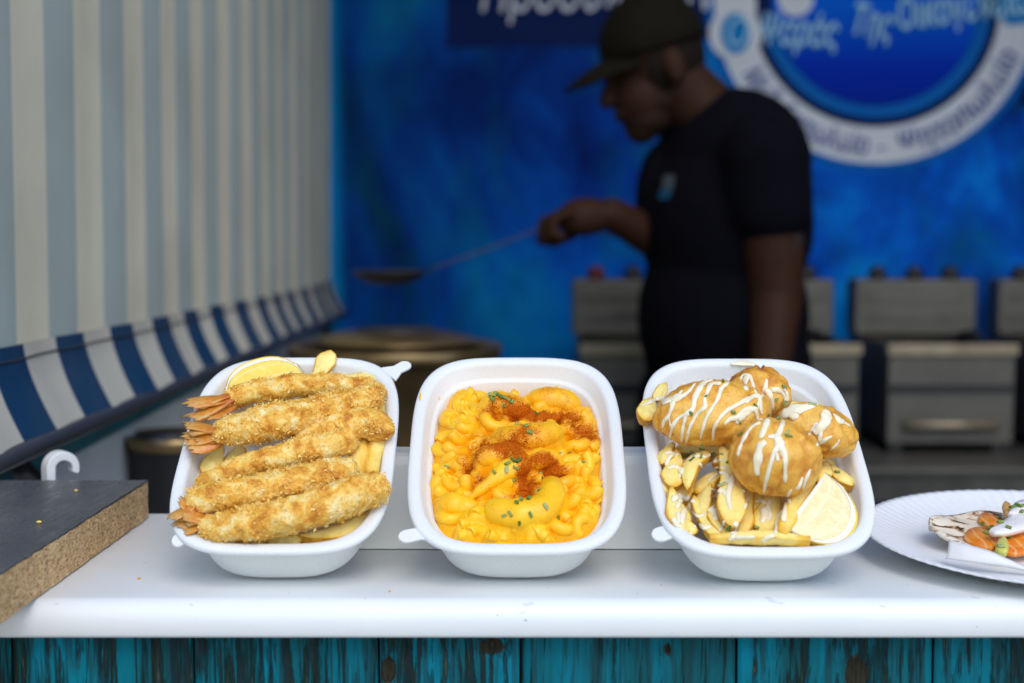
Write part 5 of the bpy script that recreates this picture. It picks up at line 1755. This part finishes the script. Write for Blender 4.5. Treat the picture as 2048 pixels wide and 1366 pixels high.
S(2, c5([(1000, 1010), (940, 1110), (900, 1140)]), [8, 9, 7])
S(2, c6([(150, 770), (170, 860), (130, 940)]), [14, 15, 11])
S(2, c6([(240, 680), (200, 760), (230, 860), (200, 930)]), [8, 10, 10, 7])
S(2, c6([(440, 620), (400, 760), (380, 930)]), [8, 10, 10])
S(2, c6([(370, 800), (310, 920), (290, 1070)]), [7, 9, 8])
S(2, c6([(290, 1080), (200, 1110), (140, 1160)]), [7, 9, 8])

S(2, c5([(170, 160), (230, 140), (330, 170)]), [6, 9, 7])
S(2, c5([(250, 700), (300, 650), (340, 690), (300, 780)]), [10, 14, 12, 8])
S(2, c5([(310, 820), (330, 900), (320, 960)]), [8, 9, 6])
S(2, c5([(480, 860), (520, 930), (500, 1000)]), [8, 10, 7])
S(2, c5([(680, 780), (720, 800), (770, 790)]), [18, 24, 14])
S(2, c5([(560, 260), (600, 330), (560, 390)]), [7, 9, 6])
S(2, c5([(930, 1100), (1060, 1110), (1200, 1105)]), [6, 8, 5])
S(2, c6([(60, 700), (120, 690), (190, 720)]), [6, 9, 7])
S(2, c6([(470, 560), (430, 640), (460, 720)]), [6, 8, 6])
S(2, c5([(200, 330), (280, 300), (360, 350), (330, 430)]), [8, 12, 10, 6])
S(2, c5([(700, 560), (780, 600), (820, 560), (860, 640)]), [7, 9, 8, 6])
S(2, c5([(260, 880), (300, 960), (360, 1000)]), [8, 10, 6])
S(2, c5([(560, 960), (620, 1000), (700, 980)]), [8, 12, 7])
S(2, c5([(1050, 560), (1100, 660), (1080, 780)]), [6, 9, 6])
S(2, c6([(600, 420), (560, 520), (520, 560)]), [6, 9, 6])
S(2, c6([(690, 330), (640, 440), (600, 560)]), [5, 7, 5])

def chive(i, px, py, ln, rad, label, group, rot=None, seed=0):
    h = hit(i, px, py)
    if h is None:
        return
    p, nrm, _ = h
    d = unit(np.cross(nrm, unit([rnd.uniform(-1, 1), rnd.uniform(-1, 1), rnd.uniform(-1, 1)]))) if rot is None else unit(np.array([math.cos(rot), 0.0, math.sin(rot)]))
    d = unit(d - nrm * (d @ nrm) * 0.85)
    s, u = unit(np.cross(d, nrm)), None
    u = np.cross(s, d)
    n = 9
    V, F = [], []
    for (q, rr) in ((-1, rad), (1, rad), (1, rad * .62), (-1, rad * .62)):
        for a in np.linspace(0, 2 * np.pi, n, endpoint=False):
            V.append(p + nrm * rad * 0.75 + d * (q * ln / 2 + 0.0003 * math.cos(a)) + s * rr * math.cos(a) + u * (rr * 0.8) * math.sin(a))
    for k in range(4):
        for j in range(n):
            F.append((k * n + j, k * n + (j + 1) % n, ((k + 1) % 4) * n + (j + 1) % n, ((k + 1) % 4) * n + j))
    o = obj('chive_piece', np.array(V), F, MAT['chive'], sharp=40)
    tag(o, label, 'chive piece', group)
GC1, GC2 = 'chive pieces on the macaroni cheese', 'chive pieces on the battered fish tray'
LC1, LC2 = 'tiny green chive piece scattered on the paprika macaroni', 'tiny green chive piece scattered on the battered fish and potatoes'
for k, (x, y) in enumerate(((981, 790), (990, 790), (999, 792), (1005, 796), (1012, 797), (1018, 801), (1024, 805), (986, 799), (1009, 812), (1072, 827), (1085, 827), (1094, 843), (1034, 849), (1053, 853), (1060, 865),
                            (1122, 905), (1139, 909), (1166, 924), (1205, 934), (894, 934), (1026, 921), (1036, 922), (1015, 928), (1013, 940), (1031, 936), (989, 945), (1028, 958), (1080, 950), (1083, 956), (1072, 984), (1079, 981),
                            (1043, 1000), (1034, 1006), (1058, 998), (1091, 1013), (1009, 1031), (1021, 1028), (1061, 1029), (1039, 1046), (1115, 1036))):
    chive(1, x, y, rnd.uniform(.0018, .0042), rnd.uniform(.0008, .0012), LC1, GC1)
for k, (x, y) in enumerate(((1446, 763), (1412, 793), (1382, 827), (1510, 811), (1466, 825), (1478, 843), (1481, 869), (1404, 890), (1404, 900), (1385, 907), (1372, 909), (1384, 919), (1390, 912), (1402, 913), (1424, 911), (1443, 909), (1455, 925),
                            (1438, 941), (1444, 970), (1460, 1055), (1514, 1056), (1310, 892), (1553, 799), (1567, 773), (1569, 806), (1625, 811), (1534, 834), (1556, 839), (1574, 866), (1577, 872), (1674, 945))):
    chive(2, x, y, rnd.uniform(.0020, .0056), rnd.uniform(.0007, .0012), LC2, GC2)

# cheese and sauce smears left on the white walls
smear(1, [(868, 795), (870, 782), (876, 792), (880, 800)], [.031, .033, .032, .030], .0006, 'thin loop of cheese sauce on the back left wall of the tray')
smear(1, [(1112, 782), (1113, 774), (1117, 776)], [.030, .031, .031], .0009, 'small curl of cheese sauce on the back wall behind the macaroni')
smear(1, [(1153, 762), (1154, 752)], [.031, .033], .0007, 'short cheese sauce dash high on the back wall')
smear(1, [(840, 800), (841, 785)], [.0405, .0405], .0007, 'faint cheese smear on the left rim of the macaroni tray')
for k, (a, b, c) in enumerate((((858, 882), (852, 893), (858, 905)), ((860, 870), (864, 880), (868, 890)), ((852, 950), (856, 930), (868, 960)), ((1214, 945), (1205, 965), (1195, 970)), ((1197, 985), (1200, 1000), (1190, 1010)), ((1200, 885), (1198, 900), (1192, 915)))):
    smear(1, [a, b, c], [.028, .027, .026], .0014, 'ragged cheese sauce edge stuck to the ' + ('left' if k < 3 else 'right') + ' wall of the macaroni tray, ' + ('topmost', 'middle', 'lowest')[(k % 3) if k < 3 else (2, 0, 0)[0] if False else [0, 1, 2][[1, 2, 0][k - 3]] if k >= 3 else 0] if False else
          'ragged cheese edge on the ' + ('left wall by the upper macaroni', 'left wall just above the upper ragged edge', 'left wall lower down, pointed', 'right wall, long pointed spike', 'right wall, lowest flap', 'right wall, highest flap beside paprika')[k])
P = np.array([tp(2, x, y, .0402) for x, y in ((1462, 728), (1480, 726), (1498, 727), (1510, 730))])
V, F = tube(catmull(P, 16), np.interp(np.linspace(0, 1, 16), [0, .4, 1], [.001, .0030, .0014]), np.full(16, .0006), n=10)
o = obj('sauce_smear', tw(2, V), F, MAT['sauce'])
tag(o, 'yellowish sauce blob on the back rim of the fish tray', 'sauce smear')

# ---------------------------------------------------------- paper plate with a filled flatbread at the right
pc = on_z(2092, 1078, CT + 0.013)
PR = 0.1135
ptilt = R(3.2)
bpl = plain('white_paper_plate', (0.82, 0.82, 0.81), 0.6, var=0.02, scale=300, bump=0.08)
def plate_pt(x, y, z):
    return np.array([pc[0] + x, pc[1] + y * math.cos(ptilt) - z * math.sin(ptilt), CT + 0.0075 + y * math.sin(ptilt) + z * math.cos(ptilt)])
nr, nth = 34, 360
V, F = [], []
for z0 in (0.0, -0.0009):
    for k in range(nr):
        r = PR * (k + 0.02) / (nr - 1)
        for j in range(nth):
            a = 2 * math.pi * j / nth
            q = np.clip((r / PR - 0.70) / 0.30, 0, 1)
            zz = 0.0105 * q ** 1.3 + 0.00032 * math.sin(a * 90) * min(1, q * 3) * (1 - 0.5 * (q > .97)) + (-0.0008 if k == nr - 1 else 0)
            rr = r * (1 + 0.0035 * math.sin(a * 3 + 1))
            V.append(plate_pt(rr * math.cos(a), rr * math.sin(a), zz + z0))
M_ = nr * nth
for s_ in (0, M_):
    for k in range(nr - 1):
        for j in range(nth):
            q = (j + 1) % nth
            F.append((s_ + k * nth + j, s_ + k * nth + q, s_ + (k + 1) * nth + q, s_ + (k + 1) * nth + j))
    F.append(tuple(s_ + j for j in range(nth)))
F += [((nr - 1) * nth + j, (nr - 1) * nth + (j + 1) % nth, M_ + (nr - 1) * nth + (j + 1) % nth, M_ + (nr - 1) * nth + j) for j in range(nth)]
o = obj('paper_plate', np.array(V), F, bpl)
tag(o, 'round white paper plate with fluted rim at the right end of the counter', 'plate')

bb = MB('charred_flatbread')
n1 = bb.noise(150, 3, stretch=(0.6, 1, 1), dist=0.5)
n2 = bb.noise(40, 3)
cb = bb.ramp(n2, [(0.3, (0.78, 0.66, 0.47)), (0.7, (0.84, 0.77, 0.63))])
cb = bb.mix(bb.ramp(n1, [(0.53, 0.0), (0.58, 0.75), (0.64, 1.0)]), cb, bb.mix(bb.ramp(n1, [(0.58, 0.0), (0.66, 1.0)]), (0.50, 0.24, 0.08), (0.05, 0.025, 0.012)))
bb.set(color=cb, rough=0.7, normal=bb.bump(n2, 0.4, 0.002))
def px_y(px, py, Y):
    return at(px, py, Y)
# flatbread: sheet folded up along its length, pointing left
nu, nv = 44, 30
tip = at(1864, 1088, 0.882)
fb_c = at(2040, 1092, 0.888)
LX = fb_c[0] - tip[0]
V = []
for v in np.linspace(-1, 1, nv):
    for u in np.linspace(-1, 1, nu):
        wv = math.sqrt(max(0.0, 1 - min(1, abs(u)) ** 3.2))
        y = v * 0.031 * wv + 0.001
        z = 0.0026 + 0.20 * (y + 0.031) + 0.0035 * abs(u) ** 4 * (1 if u < 0 else 0) + 0.0012 * math.sin(u * 9 + v * 4)
        V.append((fb_c[0] + u * LX, 0.886 + y, CT + 0.0075 + z))
V = np.array(V)
F = [(j * nu + i, j * nu + i + 1, (j + 1) * nu + i + 1, (j + 1) * nu + i) for j in range(nv - 1) for i in range(nu - 1)]
o = obj('flatbread', V, F, bb.m, solid=0.0022, recalc=False)
tag(o, 'open flatbread with charred spots and salmon filling on the paper plate', 'flatbread')
# wrapping paper round it
bp = MB('baking_paper')
bp.set(color=bp.ramp(bp.noise(60, 3), [(0.3, (0.66, 0.64, 0.61)), (0.7, (0.74, 0.72, 0.69))]), rough=0.55)
wp = []
top = [at(x, y, Y) for x, y, Y in ((1897, 1036 + 44, .845), (1930, 1088, .838), (1975, 1100, .832), (2010, 1115, .828), (2060, 1136, .826), (2120, 1160, .825))]
bot = [at(x, y, Y) for x, y, Y in ((1891, 1118, .838), (1930, 1123, .832), (1975, 1129, .828), (2010, 1134, .826), (2060, 1145, .825), (2120, 1168, .824))]
tops, bots = catmull(top, 26), catmull(bot, 26)
V = []
for f in np.linspace(0, 1, 7):
    for a, b in zip(bots, tops):
        V.append(a * (1 - f) + b * f + np.array([0, -0.002 * math.sin(f * math.pi), 0]))
nu = 26
F = [(j * nu + i, j * nu + i + 1, (j + 1) * nu + i + 1, (j + 1) * nu + i) for j in range(6) for i in range(nu - 1)]
wrap = thing('wrapping_paper', 'white baking paper wrapped along the front of the flatbread', 'paper', bot[2])
obj('front_strip', np.array(V), F, bp.m, wrap, solid=0.0003, recalc=False)
bk = [at(1955, 1020, .925), at(1975, 1012, .928), at(2008, 1016, .928), at(2030, 1032, .926), at(1990, 1045, .915), at(1958, 1040, .918)]
obj('back_corner', np.array(bk), [(0, 1, 2, 3, 4, 5)], bp.m, wrap, solid=0.0003, recalc=False, smooth=False)

def m_salmon():
    b = MB('cured_salmon')
    wv = b.n('ShaderNodeTexWave', wave_type='BANDS', bands_direction='X')
    b.put(wv.inputs['Vector'], b.pos())
    wv.inputs['Scale'].default_value = 45
    wv.inputs['Distortion'].default_value = 5
    wv.inputs['Detail'].default_value = 2
    c = b.ramp(b.noise(90, 3), [(0.3, (0.74, 0.17, 0.012)), (0.7, (0.85, 0.32, 0.025))])
    c = b.mix(b.ramp(wv.outputs['Fac'], [(0.82, 0.0), (0.95, 0.55)]), c, (0.88, 0.52, 0.22))
    b.set(color=c, rough=0.2, spec=0.5, normal=b.bump(b.noise(260, 3), 0.3, 0.001))
    b.sub(0.25, (1, .4, .1), .004)
    return b.m
MAT['salmon'] = m_salmon()
MAT['onion'] = plain('white_onion', (0.82, 0.77, 0.73), 0.25, var=0.06, scale=90)
MAT['nut'] = plain('toasted_flake', (0.62, 0.33, 0.10), 0.45, var=0.2, scale=150)
MAT['avocado'] = plain('avocado_flesh', (0.62, 0.60, 0.12), 0.35, var=0.15, scale=120)
def slice_(name, pts, Y, thick, mat, label, cat, group=None, bulge=0.003, lean=0.35):
    """a soft slice: outline in photo pixels at depth Y, leaning back, with real thickness"""
    # every outline point lies on the sloping flatbread, raised by lift
    def on_bread(x, y):
        r = ray(x, y)
        nrm = np.array([0, -0.20, 1.0])
        p0 = np.array([0, 0.863, CT + 0.0120 + Y])
        return CAMV + r * (((p0 - CAMV) @ nrm) / (r @ nrm))
    o = np.array([on_bread(x, y) for x, y in pts])
    o = catmull(np.vstack([o, o[:1]]), 8 * len(pts))[:-1]
    c = o.mean(0)
    n = len(o)
    rows = []
    for f, off in ((1.0, 0.0), (0.985, -0.6), (0.93, -0.98), (0.5, -1.08)):
        p = c + (o - c) * f
        p[:, 1] += off * thick * 0.35
        p[:, 2] += -off * thick * 0.6
        rows.append(p)
    back = c + (o - c) * 0.95
    back[:, 1] += thick * .5
    back[:, 2] -= thick * .5
    rows = [back] + rows
    V = np.vstack(rows + [c[None] + np.array([[0, -thick * 1.0, thick * .75]]), c[None] + np.array([[0, thick * .5, -thick * .5]])])
    m = len(rows)
    F = [(k * n + j, k * n + (j + 1) % n, (k + 1) * n + (j + 1) % n, (k + 1) * n + j) for k in range(m - 1) for j in range(n)]
    F += [(m * n, (m - 1) * n + j, (m - 1) * n + (j + 1) % n) for j in range(n)] + [(m * n + 1, (j + 1) % n, j) for j in range(n)]
    V = V + 0.0004 * fbm(V * 220, 2)[:, None]
    ob = obj(name, V, F, mat)
    tag(ob, label, cat, group)
    FOODP.append((V, F, ob))
FOODP = []
def c7(pts):     # origin 1840,980; 7.587x
    return [(1840 + x / 7.587, 980 + y / 7.587) for x, y in pts]
GS = 'salmon slices on the flatbread'
slice_('salmon_slice', c7([(870, 450), (930, 375), (1060, 390), (1200, 450), (1330, 500), (1300, 560), (1080, 560), (900, 500)]), .0010, .0030, MAT['salmon'], 'rear orange salmon slice with dark edge on the flatbread', 'salmon slice', GS)
slice_('salmon_slice', c7([(660, 760), (700, 640), (860, 580), (1040, 600), (1130, 700), (1120, 900), (980, 900), (800, 850)]), .0016, .0032, MAT['salmon'], 'front left salmon slice with pale veins behind the paper', 'salmon slice', GS)
slice_('salmon_slice', c7([(1080, 720), (1300, 640), (1600, 600), (1800, 640), (1800, 900), (1560, 990), (1350, 990), (1150, 900)]), .0018, .0032, MAT['salmon'], 'right salmon slice under the onion', 'salmon slice', GS)
slice_('avocado_chunk', c7([(1170, 800), (1260, 760), (1320, 830), (1330, 960), (1270, 1000), (1140, 940)]), .0060, .005, MAT['avocado'], 'yellow green avocado chunk at the front of the flatbread', 'avocado')
slice_('onion_slice', c7([(1040, 640), (1160, 560), (1400, 410), (1600, 280), (1750, 330), (1700, 560), (1400, 670), (1150, 690)]), .0095, .004, MAT['onion'], 'large translucent white onion petal on the salmon', 'onion slice', 'onion slices on the flatbread')
slice_('onion_slice', c7([(1330, 390), (1400, 260), (1500, 195), (1640, 190), (1760, 260), (1600, 330), (1420, 400)]), .0110, .004, MAT['onion'], 'smaller white onion curl behind the large petal', 'onion slice', 'onion slices on the flatbread')
slice_('toasted_flake', c7([(1290, 175), (1370, 230), (1380, 320), (1320, 400), (1260, 310), (1250, 230)]), .0100, .0018, MAT['nut'], 'tan toasted flake standing beside the onion', 'flake')
VV, FF, own, o_ = [], [], [], 0
for V, F, ob in FOODP:
    VV.append(V); FF += [tuple(int(a) + o_ for a in f) for f in F]; own += [ob] * len(F); o_ += len(V)
TREE[3] = (BVHTree.FromPolygons(np.vstack(VV).tolist(), FF), own)
for x, y in c7([(955, 500), (1090, 560), (990, 650), (1060, 600), (1215, 500), (1210, 430), (1400, 270), (1480, 240), (1540, 250), (1340, 730), (1230, 870), (1340, 580), (1545, 345), (1000, 660)]):
    chive(3, x, y, rnd.uniform(.0024, .0042), rnd.uniform(.0010, .0014), 'small green chive piece on the salmon flatbread', 'chive pieces on the flatbread')
